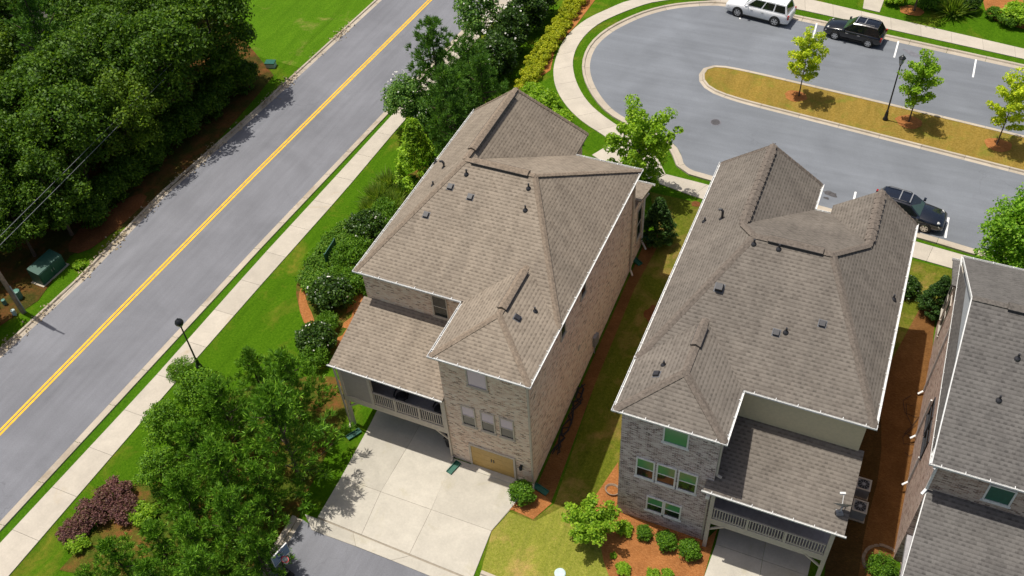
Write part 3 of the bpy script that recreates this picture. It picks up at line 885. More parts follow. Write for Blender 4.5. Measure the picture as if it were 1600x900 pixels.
def roof_pipe(parent, p, h=.35, lean=0, cap=False, r=.05):
    p = Vector(p)
    mb = MB(); mb.smooth = False
    mb.lathe([(.16, -.06), (.13, .03), (.07, .1), (.055, .12)], 10, p)
    mb.tube([p+Vector((0, 0, .05)), p+Vector((0, 0, h))], r, 8)
    if cap: mb.tube([p+Vector((0, 0, h-.1)), p+Vector((0, 0, h)), p+Vector((-.1, 0, h+.1)), p+Vector((-.24, 0, h+.06))], .07, 8)
    return mb.build('vent_pipe', M['dark'], parent)
def roof_box(parent, p, nrm, s=.16, h=.13):
    p = Vector(p); z = Vector(nrm).normalized(); x = Vector((1, 0, 0)); x = (x-z*x.dot(z)).normalized(); y = z.cross(x)
    mb = MB()
    vs = [p+x*i*s+y*j*s+z*k for k in (-.03, .04) for i, j in ((-1.4, -1.4), (1.4, -1.4), (1.4, 1.4), (-1.4, 1.4))][:8]
    q = [p+x*i*s+y*j*s+z*k for k, sc in ((.0, 1), (h, .85)) for i, j in ((-sc, -sc), (sc, -sc), (sc, sc), (-sc, sc))]
    mb.add(q, [(3, 2, 1, 0), (4, 5, 6, 7), (0, 1, 5, 4), (1, 2, 6, 5), (2, 3, 7, 6), (3, 0, 4, 7)])
    o = mb.build('roof_vent', M['dark'], parent)
    fl = MB(); q = [p+x*i*s*1.25+y*j*s*1.25+z*.012 for i, j in ((-1, -1), (1, -1), (1, 1), (-1, 1))]
    q2 = [v-z*.04 for v in q]
    fl.add(q+q2, [(0, 1, 2, 3), (7, 6, 5, 4), (0, 4, 5, 1), (1, 5, 6, 2), (2, 6, 7, 3), (3, 7, 4, 0)])
    fl.build('flashing', M['zinc'], o)
def walls(parent, poly, z0, z1, mat, name='wall'):
    mb = MB(); mb.prism(poly, z0, z1)
    return mb.build(name, mat, parent, uvm=True)
def splash(p, rz, label):
    mb = MB()
    mb.box(-.18, .18, -.45, .45, 0, .03); mb.box(-.18, -.14, -.45, .45, .03, .1); mb.box(.14, .18, -.45, .45, .03, .1); mb.box(-.14, .14, .41, .45, .03, .1)
    o = mb.build('splash_block', M['green']); o.location = p; o.rotation_euler = (0, 0, rz)
    return tag(o, label, 'splash block', 'plastic splash blocks under the downspouts')
def railing(parent, x0, x1, y, zb, zt, mids, mat):
    """deck railing along x: rails, posts and single balusters"""
    r = MB(); r.box(x0, x1, y-.045, y+.045, zt-.06, zt); r.build('top_rail', mat, parent)
    r = MB(); r.box(x0, x1, y-.03, y+.03, zb, zb+.06); r.build('bottom_rail', mat, parent)
    for xm in mids:
        r = MB(); r.box(xm-.06, xm+.06, y-.055, y+.055, zb-.25, zt+.03); r.build('rail_post', mat, parent)
    bmsh = MB().box(-.022, .022, -.02, .02, zb+.06, zt-.06).mesh('baluster', mat)
    n = int((x1-x0)/.135)
    off = origin(parent)
    for i in range(n):
        x = x0+(i+.5)*(x1-x0)/n
        if any(abs(x-xm) < .08 for xm in mids): continue
        o = bpy.data.objects.new('baluster', bmsh); o.location = Vector((x, y, 0))-Vector((off.x, off.y, off.z)); link(o, parent)

EZ = 9.3
def zs(p, x, y): return p
def townhouse(H, R, C, T, x0, x1, yf, yb, yg, xg, xr0, xr1, zr, yr, tx0, tx1, ty, tz, tyr, gz, gx, gy1, mat_b, upper_left):
    """main hip roof x0..x1, yf..yb with ridge (xr0..xr1, yr, zr); rear wing x0..xg out to yg; stair tower tx0..tx1 out to ty"""
    e = EZ; txm = (tx0+tx1)/2
    A, B = (xr0, yr, zr), (xr1, yr, zr)
    sl = (zr-e)/(xr0-x0); ff = (zr-e)/(yr-yf); bb = (zr-e)/(yb-yr)
    ytr = yf+(tz-e)/ff
    tback = (txm, ytr, tz); tfr = (txm, tyr, tz)
    gzz = min(gz, zr)
    S1 = (gx, yr+(zr-gzz)/bb, gzz); E1 = (gx, gy1, gzz)
    # front slope with a notch for the tower
    if tx1 >= x1-.01: pts = [(x0, yf, e), (tx0, yf, e), tback, (x1, yf, e), B, A]
    else: pts = [(x0, yf, e), tback, (tx1, yf, e), (x1, yf, e), B, A]
    slope(H, pts, R)
    # tower
    slope(H, [(tx0, ty, e), (tx1, ty, e), tfr], R)
    slope(H, [(tx0, ty, e), tfr, tback, (tx0, yf, e)], R)
    slope(H, [(tx1, ty, e), tfr, tback, (tx1, yf, e)], R)
    # left slope
    slope(H, [(x0, yf, e), A, S1, E1, (x0, yg, e)], R)
    caps(H, (tx0, ty, e), tfr, C); caps(H, (tx1, ty, e), tfr, C); caps(H, tfr, tback, C)
    caps(H, (x0, yf, e), A, C); caps(H, A, B, C)
    slope(H, [S1, E1, (xg, yg, e), (xg, yb, e)], R)
    slope(H, [(x0, yg, e), E1, (xg, yg, e)], R)
    caps(H, S1, E1, C); caps(H, (x0, yg, e), E1, C); caps(H, (xg, yg, e), E1, C)
    if S1[1] > yr+.05: caps(H, A, S1, C)
    caps(H, (x1, yf, e), B, C)
    return A, B, S1, E1, tfr, tback, ytr

# ------------------------------------------------------------------ first house (tan brick)
H1 = thing('brick_house', 'tan brick house with wide driveway between the main road and the grey brick house', 'house', (-18.3, 34, 0))
R, C, T = M['roof1'], M['cap1'], M['trim1']
X0, X1, YF, YB, YG = -24.36, -12.28, 30.0, 43.6, 45.9
TX0, TX1, TY = -17.72, -12.28, 26.0
A, B, S1, E1, tfr, tback, ytr = townhouse(H1, R, C, T, X0, X1, YF, YB, YG, -16.5, -20.35, -16.25, 13.1, 36.75, TX0, TX1, TY, 10.65, 28.75, 13.1, -20.43, 43.9, None, None)
slope(H1, [A, B, (X1, YB, EZ), (-16.5, YB, EZ)], R)
slope(H1, [(X1, YF, EZ), B, (X1, YB, EZ)], R)
caps(H1, B, (X1, YB, EZ), C)
vent(H1, (-20.0, 36.75, 13.12), (-16.6, 36.75, 13.12), C)
vent(H1, (-20.41, 37.6, 13.12), (-20.43, 43.3, 13.12), C)
vent(H1, (-15, 29.1, 10.68), (-15, 32.0, 10.68), C)
walls(H1, [(-24.1, 30.25), (-17.45, 30.25), (-17.45, 26.28), (-12.46, 26.28), (-12.46, 43.3), (-16.8, 43.3), (-16.8, 45.6), (-24.1, 45.6)], -.3, 9.2, M['brick1'])
mb = MB(); mb.prism([(X0+.02, YF+.03), (TX0+.02, YF+.03), (TX0+.02, TY+.03), (TX1-.02, TY+.03), (TX1-.02, YB-.03), (-16.53, YB-.03), (-16.53, YG-.03), (X0+.02, YG-.03)], EZ-.2, EZ-.12); mb.build('soffit', T, H1)
gutter(H1, (X0-.12, YF, EZ), (TX0-.12, YF, EZ), (0, -1, 0))
gutter(H1, (TX0-.12, TY, EZ), (TX1+.12, TY, EZ), (0, -1, 0))
gutter(H1, (TX0, TY-.1, EZ), (TX0, YF-.13, EZ), (-1, 0, 0))
gutter(H1, (X1, TY-.1, EZ), (X1, YB+.05, EZ), (1, 0, 0))
gutter(H1, (X0, YF-.1, EZ), (X0, YG, EZ), (-1, 0, 0))
gutter(H1, (-16.5, YB, EZ), (X1+.12, YB, EZ), (0, 1, 0))
# far right bay with its own little roof
walls(H1, [(-12.47, 43.32), (-12.47, 45.7), (-16.75, 45.7), (-16.75, 43.32)], -.3, 6.2, M['brick1'], 'bay_wall')
slope(H1, [(-12.12, 43.33, 7.1), (-12.12, 46.0, 6.3), (-16.7, 46.0, 6.3), (-16.7, 43.33, 7.1)], R)
gutter(H1, (-16.7, 46.0, 6.3), (-12.0, 46.0, 6.3), (0, 1, 0))
win(H1, 'x', -12.47, 43.9, 44.9, 3.0, 5.6, 1, T, (M['glass'], M['glass']))
pipe(H1, [(-12.15, 45.2, 6.2), (-12.4, 45.2, 5.7), (-12.4, 45.2, 2.0), (-12.0, 44.9, 1.6)], M['white'], .09)
pipe(H1, [(-12.38, 42.75, 9.1), (-12.38, 42.75, 1.6), (-12.1, 42.4, 1.45)], T, .1)
# tower openings
PN = (M['blind_sky'], M['glass'])
for u0, u1 in ((-16.5, -15.66), (-15.36, -14.52), (-14.26, -13.42)): win(H1, 'y', 26.28, u0, u1, 3.8, 5.52, -1, T, PN)
win(H1, 'y', 26.28, -15.9, -14.72, 7.45, 8.95, -1, T, PN, bars=0)
win(H1, 'y', 30.25, -19.82, -18.88, 7.15, 8.85, -1, T, (M['glass'], M['glass']))
win(H1, 'x', -12.46, 33.6, 34.4, 7.75, 8.9, 1, T, (M['glass'], M['glass']), bars=0)
win(H1, 'x', -12.46, 30.6, 31.3, 7.65, 8.9, 1, T, (M['glass'], M['glass']), bars=0)
gd = MB(); gd.box(-16.2, -13.62, 26.24, 26.275, .0, 1.95); gdo = gd.build('garage_door', M['garage'], H1)
p_ = MB()
for i in range(4):
    for j in range(4):
        xx = -16.16+i*.64; zz = .06+j*.47
        p_.box(xx+.06, xx+.56, 26.232, 26.239, zz+.07, zz+.4)
p_.build('door_panel', M['garage'], gdo)
for xx in (-14.98, -14.84): MB().box(xx-.025, xx+.025, 26.2, 26.231, .95, 1.2).build('handle', M['black'], gdo)
fr = MB(); fr.box(-16.32, -16.2, 26.2, 26.277, 0, 2.07); fr.box(-13.62, -13.5, 26.2, 26.277, 0, 2.07); fr.box(-16.2, -13.62, 26.2, 26.277, 1.95, 2.07); fr.build('garage_door_frame', T, H1)
MB().box(-16.3, -13.55, 25.85, 26.23, .03, .085).build('threshold', M['drive'], H1)
wl_ = MB(); wl_.box(-13.22, -13.08, 26.2, 26.278, 1.5, 1.62); wl_.lathe([(.05, -.2), (.1, -.12), (.11, .08), (.03, .16)], 8, (-13.15, 26.13, 1.5)); wl_.build('wall_lamp', M['black'], H1)
pipe(H1, [(-12.42, 26.2, 9.15), (-12.48, 26.22, 8.7), (-12.48, 26.22, .25), (-12.35, 25.9, .1)], T, .1)
pipe(H1, [(-17.5, 26.22, 5.4), (-17.5, 26.22, .25), (-17.4, 25.9, .1)], T, .1)
# meter on the side wall
mtr = MB(); mtr.box(-12.456, -12.26, 35.75, 36.1, 1.5, 2.3); mtr.box(-12.456, -12.3, 36.15, 36.45, 1.3, 2.1); mtr.tube([(-12.38, 35.9, 1.5), (-12.38, 35.9, .3)], .035, 6); mtr.build('electric_meter', M['steel'], H1)
MB().box(-12.456, -12.4, 33.2, 33.5, 3.9, 4.15).build('dryer_vent', T, H1)
# porch of the first house
slope(H1, [(-24.5, 26.1, 5.55), (-17.47, 26.1, 5.55), (-17.47, 30.23, 7.05), (-24.3, 30.23, 7.05)], R)
gutter(H1, (-24.6, 26.1, 5.55), (-17.5, 26.1, 5.55), (0, -1, 0))
MB().box(-24.15, -17.47, 26.3, 30.2, 2.55, 2.85).build('porch_floor', M['deck'], H1)
MB().box(-24.2, -17.5, 26.2, 26.29, 2.38, 2.86).build('porch_fascia', T, H1)
MB().box(-24.2, -24.1, 26.2, 30.22, 2.38, 2.86).build('porch_fascia', T, H1)
MB().box(-24.1, -22.28, 26.24, 26.33, 2.87, 5.35).build('screen_panel', M['panel1'], H1)
MB().box(-24.15, -24.02, 26.34, 30.2, 2.87, 5.45).build('side_panel', M['panel1'], H1)
for xx, zb in ((-24.05, 0), (-17.62, 2.87), (-22.2, 2.87)):
    MB().box(xx-.09, xx+.09, 26.19, 26.36, zb, 5.4).build('porch_post', T, H1)
MB().box(-24.15, -17.5, 26.22, 26.34, 5.12, 5.4).build('porch_beam', T, H1)
railing(H1, -22.1, -17.7, 26.26, 2.95, 3.95, (-20.75, -19.2), T)
br = MB(); br.bar((-18.5, 26.3, 2.45), (-17.6, 26.3, 1.75), .08, .1); br.build('brace', T, H1)
br = MB(); br.bar((-23.2, 26.3, 2.45), (-24.0, 26.3, 1.75), .08, .1); br.build('brace', T, H1)
pipe(H1, [(-24.2, 26.05, 5.45), (-24.22, 26.12, 2.6), (-24.2, 26.14, .2), (-24.1, 25.85, .1)], T, .09)
def onroof(px_, py_, z0, fn):
    p = None; d = ray(px_, py_)
    # march along the sight line to a roof plane z = fn(x, y)
    lo, hi = .5, 1.0
    t0, t1 = (CAMH-25)/-d.z, (CAMH-2)/-d.z
    for _ in range(60):
        t = (t0+t1)/2; x, y, z = d.x*t, d.y*t, CAMH+d.z*t
        if z > fn(x, y): t0 = t
        else: t1 = t
    return Vector((x, y, fn(x, y)))
def fFront1(x, y): return EZ+(y-YF)*(13.1-EZ)/(36.75-YF)
def fLeft1(x, y): return EZ+(x-X0)*(13.1-EZ)/(-20.35-X0)
def fTow1(x, y): return EZ+(TX1-x)*(10.65-EZ)/2.72
for q in ((729, 272), (826, 294), (821, 328)): roof_pipe(H1, onroof(*q, 0, fFront1), .32)
for q in ((704, 292), (735, 308), (666, 336)): roof_box(H1, onroof(*q, 0, fFront1), (0, -.5, 1))
for q in ((681, 254), (677, 290)): roof_pipe(H1, onroof(*q, 0, fLeft1), .3)
roof_pipe(H1, onroof(694, 262, 0, fLeft1), .35, cap=True)
roof_pipe(H1, onroof(836, 486, 0, fTow1), .28); roof_box(H1, onroof(808, 497, 0, fTow1), (.5, 0, 1))

# ------------------------------------------------------------------ second house (grey brick)
H2 = thing('brick_house', 'grey brick house with windows reflecting green, in the middle of the row of three', 'house', (-2.2, 34, 0))
R, C, T = M['roof2'], M['cap2'], M['trim2']
X0, X1, YF, YB, YG = -8.0, 3.45, 29.5, 43.5, 45.9
TX0, TX1, TY = -8.0, -2.64, 26.2
def house2():
    e = EZ; A, B = (-4.2, 36.5, 12.75), (-.35, 36.5, 12.75)
    zt = 10.6; txm = -5.3; ff = (12.75-e)/(36.5-YF); bb = (12.75-e)/(YB-36.5); tb = (txm, YF+(zt-e)/ff, zt); tf = (txm, 28.55, zt)
    gx, gz = -5.05, 12.05
    S1 = (gx, 36.5+(12.75-gz)/bb, gz); E1 = (gx, 45.0, gz)
    rx, rz = 1.2, 11.35
    S2 = (rx, 36.5+(12.75-rz)/bb, rz); E2 = (rx, 43.9, rz)
    # stair tower shares the left eave
    slope(H2, [(X0, YF, e), tb, (TX1, YF, e), (X1, YF, e), B, A], R)
    slope(H2, [(X0, TY, e), (TX1, TY, e), tf], R)
    slope(H2, [(X0, TY, e), tf, tb, (X0, YF, e)], R)
    slope(H2, [(TX1, TY, e), tf, tb, (TX1, YF, e)], R)
    slope(H2, [(X0, YF, e), A, S1, E1, (X0, YG, e)], R)
    slope(H2, [S1, E1, (-2, YG, e), (-2, YB, e)], R)
    slope(H2, [(X0, YG, e), E1, (-2, YG, e)], R)
    slope(H2, [A, B, S2, (-1.1, YB, e), (-2, YB, e), S1], R)
    slope(H2, [(X1, YF, e), B, S2, E2, (X1, YB+.75, e)], R)
    slope(H2, [S2, (-1.1, YB, e), (-1.1, YB+.75, e), E2], R)
    slope(H2, [(-1.1, YB+.75, e), E2, (X1, YB+.75, e)], R)
    for a, b in (((X0, TY, e), tf), ((TX1, TY, e), tf), (tf, tb), ((X0, YF, e), A), (A, B), (A, S1), (S1, E1), ((X1, YF, e), B), (B, S2), (S2, E2), ((X0, YG, e), E1), ((-2, YG, e), E1), ((X1, YB+.75, e), E2)):
        caps(H2, a, b, C, wd=.2, dip=.35)
    for a, b in (((-5.05, 38.2, 12.09), (-5.05, 44.6, 12.09)), ((1.2, 39.7, 11.39), (1.2, 43.6, 11.39))): caps(H2, a, b, C, wd=.27, dip=.5, step=.42)
    vent(H2, (-3.5, 36.5, 12.78), (-.8, 36.5, 12.78), C)
    vent(H2, (-5.3, 30.2, 10.63), (-5.3, 31.6, 10.63), C)
house2()
walls(H2, [(-7.65, 26.4), (-2.86, 26.4), (-2.86, 29.8), (3.15, 29.8), (3.15, 43.2), (-2.2, 43.2), (-2.2, 45.6), (-7.65, 45.6)], -.3, 9.2, M['brick2'])
MB().box(-2.855, 3.15, 29.7, 29.795, 6.9, 9.18).build('siding', M['panel2'], H2)
mb = MB(); mb.prism([(X0+.02, TY+.03), (TX1-.02, TY+.03), (TX1-.02, YF+.03), (X1-.02, YF+.03), (X1-.02, YB-.03), (-2.02, YB-.03), (-2.02, YG-.03), (X0+.02, YG-.03)], EZ-.2, EZ-.12); mb.build('soffit', T, H2)
gutter(H2, (X0-.12, TY, EZ), (TX1+.12, TY, EZ), (0, -1, 0))
gutter(H2, (TX1, TY-.1, EZ), (TX1, YF-.13, EZ), (1, 0, 0))
gutter(H2, (TX1+.02, YF, EZ), (X1+.12, YF, EZ), (0, -1, 0))
gutter(H2, (X0, TY-.1, EZ), (X0, YG, EZ), (-1, 0, 0))
gutter(H2, (X1, YF-.1, EZ), (X1, YB+.75, EZ), (1, 0, 0))
gutter(H2, (-2, YB+.1, EZ), (-2, YG, EZ), (1, 0, 0))
gutter(H2, (-2, YB, EZ), (-1.1, YB, EZ), (0, 1, 0))
PN = (M['lawn_reflect'], M['glass'])
for u0, u1 in ((-6.78, -5.8), (-5.72, -4.7), (-4.62, -3.62)): win(H2, 'y', 26.4, u0, u1, 4.08, 5.75, -1, M['white'], PN, fw=.08)
win(H2, 'y', 26.4, -5.58, -4.32, 7.68, 9.0, -1, M['white'], (M['lawn_reflect'],), bars=0, fw=.08)
for u0, u1 in ((-6.08, -5.14), (-5.13, -4.2)): win(H2, 'y', 26.4, u0, u1, 1.2, 2.56, -1, M['white'], PN, fw=.08)
pipe(H2, [(-2.72, 26.3, 9.15), (-2.8, 26.5, 8.75), (-2.8, 26.5, 6.15), (-2.55, 26.5, 6.05)], T, .1)
pipe(H2, [(-3.0, 26.0, 5.45), (-2.98, 26.34, 5.0), (-2.95, 26.34, .2)], T, .09)
# porch of the second house
slope(H2, [(-3.22, 25.85, 5.55), (3.45, 25.85, 5.55), (3.42, 29.78, 7.0), (-2.85, 29.78, 7.0), (-2.85, 26.37, 5.74), (-3.22, 26.37, 5.74)], R)
gutter(H2, (-3.3, 25.85, 5.55), (3.55, 25.85, 5.55), (0, -1, 0))
MB().box(-2.83, 3.1, 26.2, 29.76, 2.6, 2.88).build('porch_floor', M['deck'], H2)
MB().box(-2.83, 3.12, 26.08, 26.19, 2.4, 2.89).build('porch_fascia', T, H2)
for xx in (-2.72, 3.02):
    MB().box(xx-.1, xx+.1, 26.05, 26.22, 0, 5.42).build('porch_post', T, H2)
MB().box(-2.82, 3.1, 26.08, 26.2, 5.1, 5.42).build('porch_beam', T, H2)
railing(H2, -2.6, 2.9, 26.13, 2.96, 3.85, (-.87, 1.0), T)
br = MB(); br.bar((-1.9, 26.1, 2.5), (-2.7, 26.1, 1.8), .08, .1); br.build('brace', T, H2)
br = MB(); br.bar((2.1, 26.1, 2.5), (2.95, 26.1, 1.8), .08, .1); br.build('brace', T, H2)
MB().box(-3.1, -2.9, 26.15, 26.38, 4.35, 4.6).build('gutter_elbow', M['white'], H2)
def fFront2(x, y): return EZ+(y-YF)*(12.75-EZ)/(36.5-YF)
def fLeft2(x, y): return EZ+(x-X0)*(12.75-EZ)/3.8
def fRight2(x, y): return EZ+(X1-x)*(12.75-EZ)/3.8
def fTow2(x, y): return EZ+(x-X0)*(10.6-EZ)/2.7
for q in ((1178, 381), (1217, 389), (1228, 519)): roof_pipe(H2, onroof(*q, 0, fFront2), .3)
for q in ((1285, 506), (1213, 520)): roof_box(H2, onroof(*q, 0, fFront2), (0, -.5, 1))
roof_box(H2, onroof(1124, 450, 0, fFront2), (0, -.5, 1), .2, .3)
roof_pipe(H2, onroof(1101, 346, 0, fLeft2), .28); roof_pipe(H2, onroof(1128, 342, 0, fLeft2), .55, cap=True, r=.07)
roof_pipe(H2, onroof(1396, 467, 0, fRight2), .3)
roof_pipe(H2, onroof(1037, 570, 0, fTow2), .28); roof_box(H2, onroof(1026, 585, 0, fTow2), (-.5, 0, 1))

# ------------------------------------------------------------------ third house (red-brown brick, right edge)
H3 = thing('brick_house', 'reddish brown brick house cut off by the right edge of the photo, grey shingled', 'house', (13, 35, 0))
R, C, T = M['roof3'], M['cap3'], M['trim2']
X0, X1, YF, YB = 6.05, 19, 28.45, 42.4
zr, yr = 13.1, 35.42
slope(H3, [(6.07, YF, EZ), (X1, YF, EZ), (X1, yr, zr), (6.07, yr, zr)], R)
slope(H3, [(6.07, YB, EZ), (X1, YB, EZ), (X1, yr, zr), (6.07, yr, zr)], R)
slope(H3, [(5.98, YF+.6, EZ), (5.98, YB-.6, EZ), (6.17, YB-3.6, EZ+1.25), (6.17, YF+3.6, EZ+1.25)], R)
caps(H3, (6.1, yr, zr), (7.6, yr, zr), C); vent(H3, (7.6, yr, zr), (16, yr, zr), C)
gb = MB(); gb.add([(6.18, YF+.3, EZ-.1), (6.18, YB-.3, EZ-.1), (6.18, yr, zr-.15), (6.6, YF+.3, EZ-.1), (6.6, YB-.3, EZ-.1), (6.6, yr, zr-.15)], [(0, 2, 1), (3, 4, 5), (0, 1, 4, 3), (1, 2, 5, 4), (2, 0, 3, 5)]); gb.build('gable_siding', M['siding3'], H3)
rb_ = MB(); rb_.bar((6.04, YF+.02, EZ-.06), (6.04, yr, zr-.06), .05, .13); rb_.bar((6.04, yr, zr-.06), (6.04, YB-.02, EZ-.06), .05, .13); rb_.build('rake_board', M['white'], H3)
walls(H3, [(6.42, 28.8), (18.6, 28.8), (18.6, 42.1), (6.42, 42.1)], -.3, 9.2, M['brick3'])
gutter(H3, (X0-.1, YF, EZ), (X1, YF, EZ), (0, -1, 0))
gutter(H3, (X0, YF-.1, EZ), (X0, YB+.05, EZ), (-1, 0, 0))
gutter(H3, (X0, YB, EZ), (X1, YB, EZ), (0, 1, 0))
mb = MB(); mb.box(X0+.02, X1, YF+.03, YB-.03, EZ-.2, EZ-.12); mb.build('soffit', T, H3)
win(H3, 'y', 28.8, 8.62, 9.78, 7.4, 8.62, -1, M['white'], (M['green'],), bars=0, fw=.08)  # plain green on the pane imitates a reflection
for u0, u1 in ((32.7, 34.1), (34.3, 35.7)): win(H3, 'x', 6.42, u0, u1, 3.9, 5.4, -1, M['dark'], (M['glass'], M['glass']))
pipe(H3, [(6.2, 28.35, 9.15), (6.36, 28.7, 8.8), (6.36, 28.7, 7.0), (6.2, 28.4, 6.9)], M['white'], .11)
for yy, zt_ in ((39.5, 9.1), (36.2, 4.5), (33.0, 3.6)): pipe(H3, [(6.36, yy, zt_), (6.36, yy, 1.3), (6.1, yy-.2, 1.15)], M['white'], .09)
# bay towards the street with a low roof
walls(H3, [(6.44, 42.12), (18, 42.12), (18, 45.2), (6.44, 45.2)], 0, 6.2, M['brick3'], 'bay_wall')
slope(H3, [(6.05, 42.45, 7.1), (6.05, 45.6, 6.2), (18.2, 45.6, 6.2), (18.2, 42.45, 7.1)], R)
gutter(H3, (6.0, 45.6, 6.2), (18, 45.6, 6.2), (0, 1, 0))
for u in (42.6, 44.0): win(H3, 'x', 6.44, u, u+.9, 2.8, 5.4, -1, T, (M['glass'], M['glass']))
# rear porch roof
slope(H3, [(6.1, 23.5, 5.2), (19, 23.5, 5.2), (19, 28.78, 6.95), (6.42, 28.78, 6.95)], R)
gutter(H3, (6.0, 23.5, 5.2), (19, 23.5, 5.2), (0, -1, 0))
rb_ = MB(); rb_.bar((6.1, 23.5, 5.08), (6.4, 28.75, 6.83), .05, .2); rb_.build('rake_board', M['white'], H3)
MB().box(6.5, 18.5, 24.0, 28.76, 2.55, 2.85).build('porch_floor', M['deck'], H3)
for xx in (6.6, 12): MB().box(xx-.1, xx+.1, 23.9, 24.1, 0, 5.3).build('porch_post', T, H3)
railing(H3, 6.7, 12, 24.0, 2.96, 3.85, (9.3,), T)
def fFront3(x, y): return EZ+(y-YF)*(zr-EZ)/(yr-YF)
roof_pipe(H3, onroof(1561, 625, 0, fFront3), .3); roof_pipe(H3, onroof(1590, 560, 0, fFront3), .3)
print('houses done')

# ------------------------------------------------------------------ plants
def quads(c, nrm, size, rng, asp=.6):
    """leaf-sized rhombs: centres c, rough normals nrm, sizes"""
    n = len(c)
    nrm = nrm/np.maximum(np.linalg.norm(nrm, axis=1, keepdims=True), 1e-6)
    t = rng.normal(size=(n, 3)); t -= nrm*(t*nrm).sum(1, keepdims=True)
    t /= np.maximum(np.linalg.norm(t, axis=1, keepdims=True), 1e-6)
    b = np.cross(nrm, t)
    s = size[:, None]
    v = np.stack([c-t*s*.5, c+b*s*asp*.5+nrm*s*.08, c+t*s*.5-nrm*s*.06, c-b*s*asp*.5+nrm*s*.08], 1)
    return v.reshape(-1, 3)
def mesh_quads(name, v, mat, k=4):
    me = bpy.data.meshes.new(name)
    n = len(v)//k
    me.vertices.add(len(v)); me.vertices.foreach_set('co', v.astype(np.float32).ravel())
    me.loops.add(n*k); me.loops.foreach_set('vertex_index', np.arange(n*k, dtype=np.int32))
    me.polygons.add(n); me.polygons.foreach_set('loop_start', np.arange(0, n*k, k, dtype=np.int32))
    me.polygons.foreach_set('loop_total', np.full(n, k, dtype=np.int32))
    me.materials.append(mat)
    me.update(); me.validate()
    return me
def sphere_pts(rng, n):
    d = rng.normal(size=(n, 3)); return d/np.linalg.norm(d, axis=1, keepdims=True)
def clump_leaves(rng, cen, rad, n, leaf, up=.5, jit=.6, shell=.55, asp=.6):
    V = []
    for c, r in zip(cen, rad):
        d = sphere_pts(rng, n)
        d[:, 2] = np.where(rng.random(n) < up, np.abs(d[:, 2]), d[:, 2])
        rr = r*(shell+(1-shell)*rng.random(n))[:, None]
        p = c+d*rr*np.array([1, 1, .8])
        nn = d*.6+np.array([0, 0, .5])+rng.normal(size=(n, 3))*jit
        V.append(quads(p, nn, leaf*(.65+.7*rng.random(n)), rng, asp))
    return np.concatenate(V)
def tuft_tris(rng, c, ax, k, ln, wd, spread=.8):
    """needle tufts: k thin triangles radiating round each axis"""
    n = len(c)
    c = np.repeat(c, k, 0); ax = np.repeat(ax, k, 0)
    d = ax+rng.normal(size=(n*k, 3))*spread
    d /= np.linalg.norm(d, axis=1, keepdims=True)
    s = np.cross(d, rng.normal(size=(n*k, 3))); s /= np.linalg.norm(s, axis=1, keepdims=True)
    l_ = ln*(.7+.6*rng.random(n*k))[:, None]
    v = np.stack([c-s*wd*.35, c+s*wd*.35, c+d*l_*.6+s*wd, c+d*l_, c+d*l_*.6-s*wd], 1)
    return v.reshape(-1, 3)
def trunk_mesh(name, rng, h, r, cen, nl=10, bend=.3):
    mb = MB()
    pts = [Vector((bend*math.sin(i*.9)*i/6*.5, bend*math.cos(i*1.3)*i/6*.4, h*i/6)) for i in range(7)]
    mb.tube(pts, [r*(1.25 if i == 0 else 1)*(1-.8*i/6) for i in range(7)], 7)
    idx = rng.choice(len(cen), min(nl, len(cen)), replace=False)
    for i in idx:
        e = Vector(cen[i]); z = max(h*.15, min(h*.9, e.z-abs(e.xy.length)*.55))
        a = Vector((0, 0, z)); k = min(6, int(z/h*6)); a = pts[k].lerp(pts[min(6, k+1)], z/h*6-k)
        md = a.lerp(e, .55)+Vector((0, 0, -.1*(e-a).length))
        mb.tube([a, md, e], [r*.4, r*.25, r*.08], 5)
    return mb.mesh(name, M['bark'])

def ellipsoid_centres(rng, K, R, zc, rz, inner=.35, squash=None, rough=.2):
    d = sphere_pts(rng, K)
    f = inner+(1-inner)*rng.random(K)**.6
    p = d*f[:, None]*np.array([R, R, rz])
    p *= (1+rng.normal(size=(K, 1))*rough*.5)
    p[:, 2] += zc
    return p
PROTO = {}
def proto_broad(key, seed, h, R, K, n, leaf, mat, clump=(.7, 1.1), zlow=.3, tr=.16, inner=.35, asp=.6, nl=12):
    if key in PROTO: return PROTO[key]
    rng = np.random.default_rng(seed)
    zc = h*(1+zlow)/2; rz = h*(1-zlow)/2
    cen = ellipsoid_centres(rng, K, R*.85, zc, rz*.85, inner)
    # egg shape: narrower near the top
    t = np.clip((cen[:, 2]-zc)/rz, -1, 1)
    cen[:, :2] *= (1-.35*np.clip(t, 0, 1)**1.5-.1*np.clip(-t, 0, 1))[:, None]
    rad = rng.uniform(clump[0], clump[1], K)
    v = clump_leaves(rng, cen, rad, n, leaf, asp=asp)
    PROTO[key] = (mesh_quads('crown', v, M[mat]), trunk_mesh('trunk', rng, h*.82, tr, cen, nl))
    return PROTO[key]
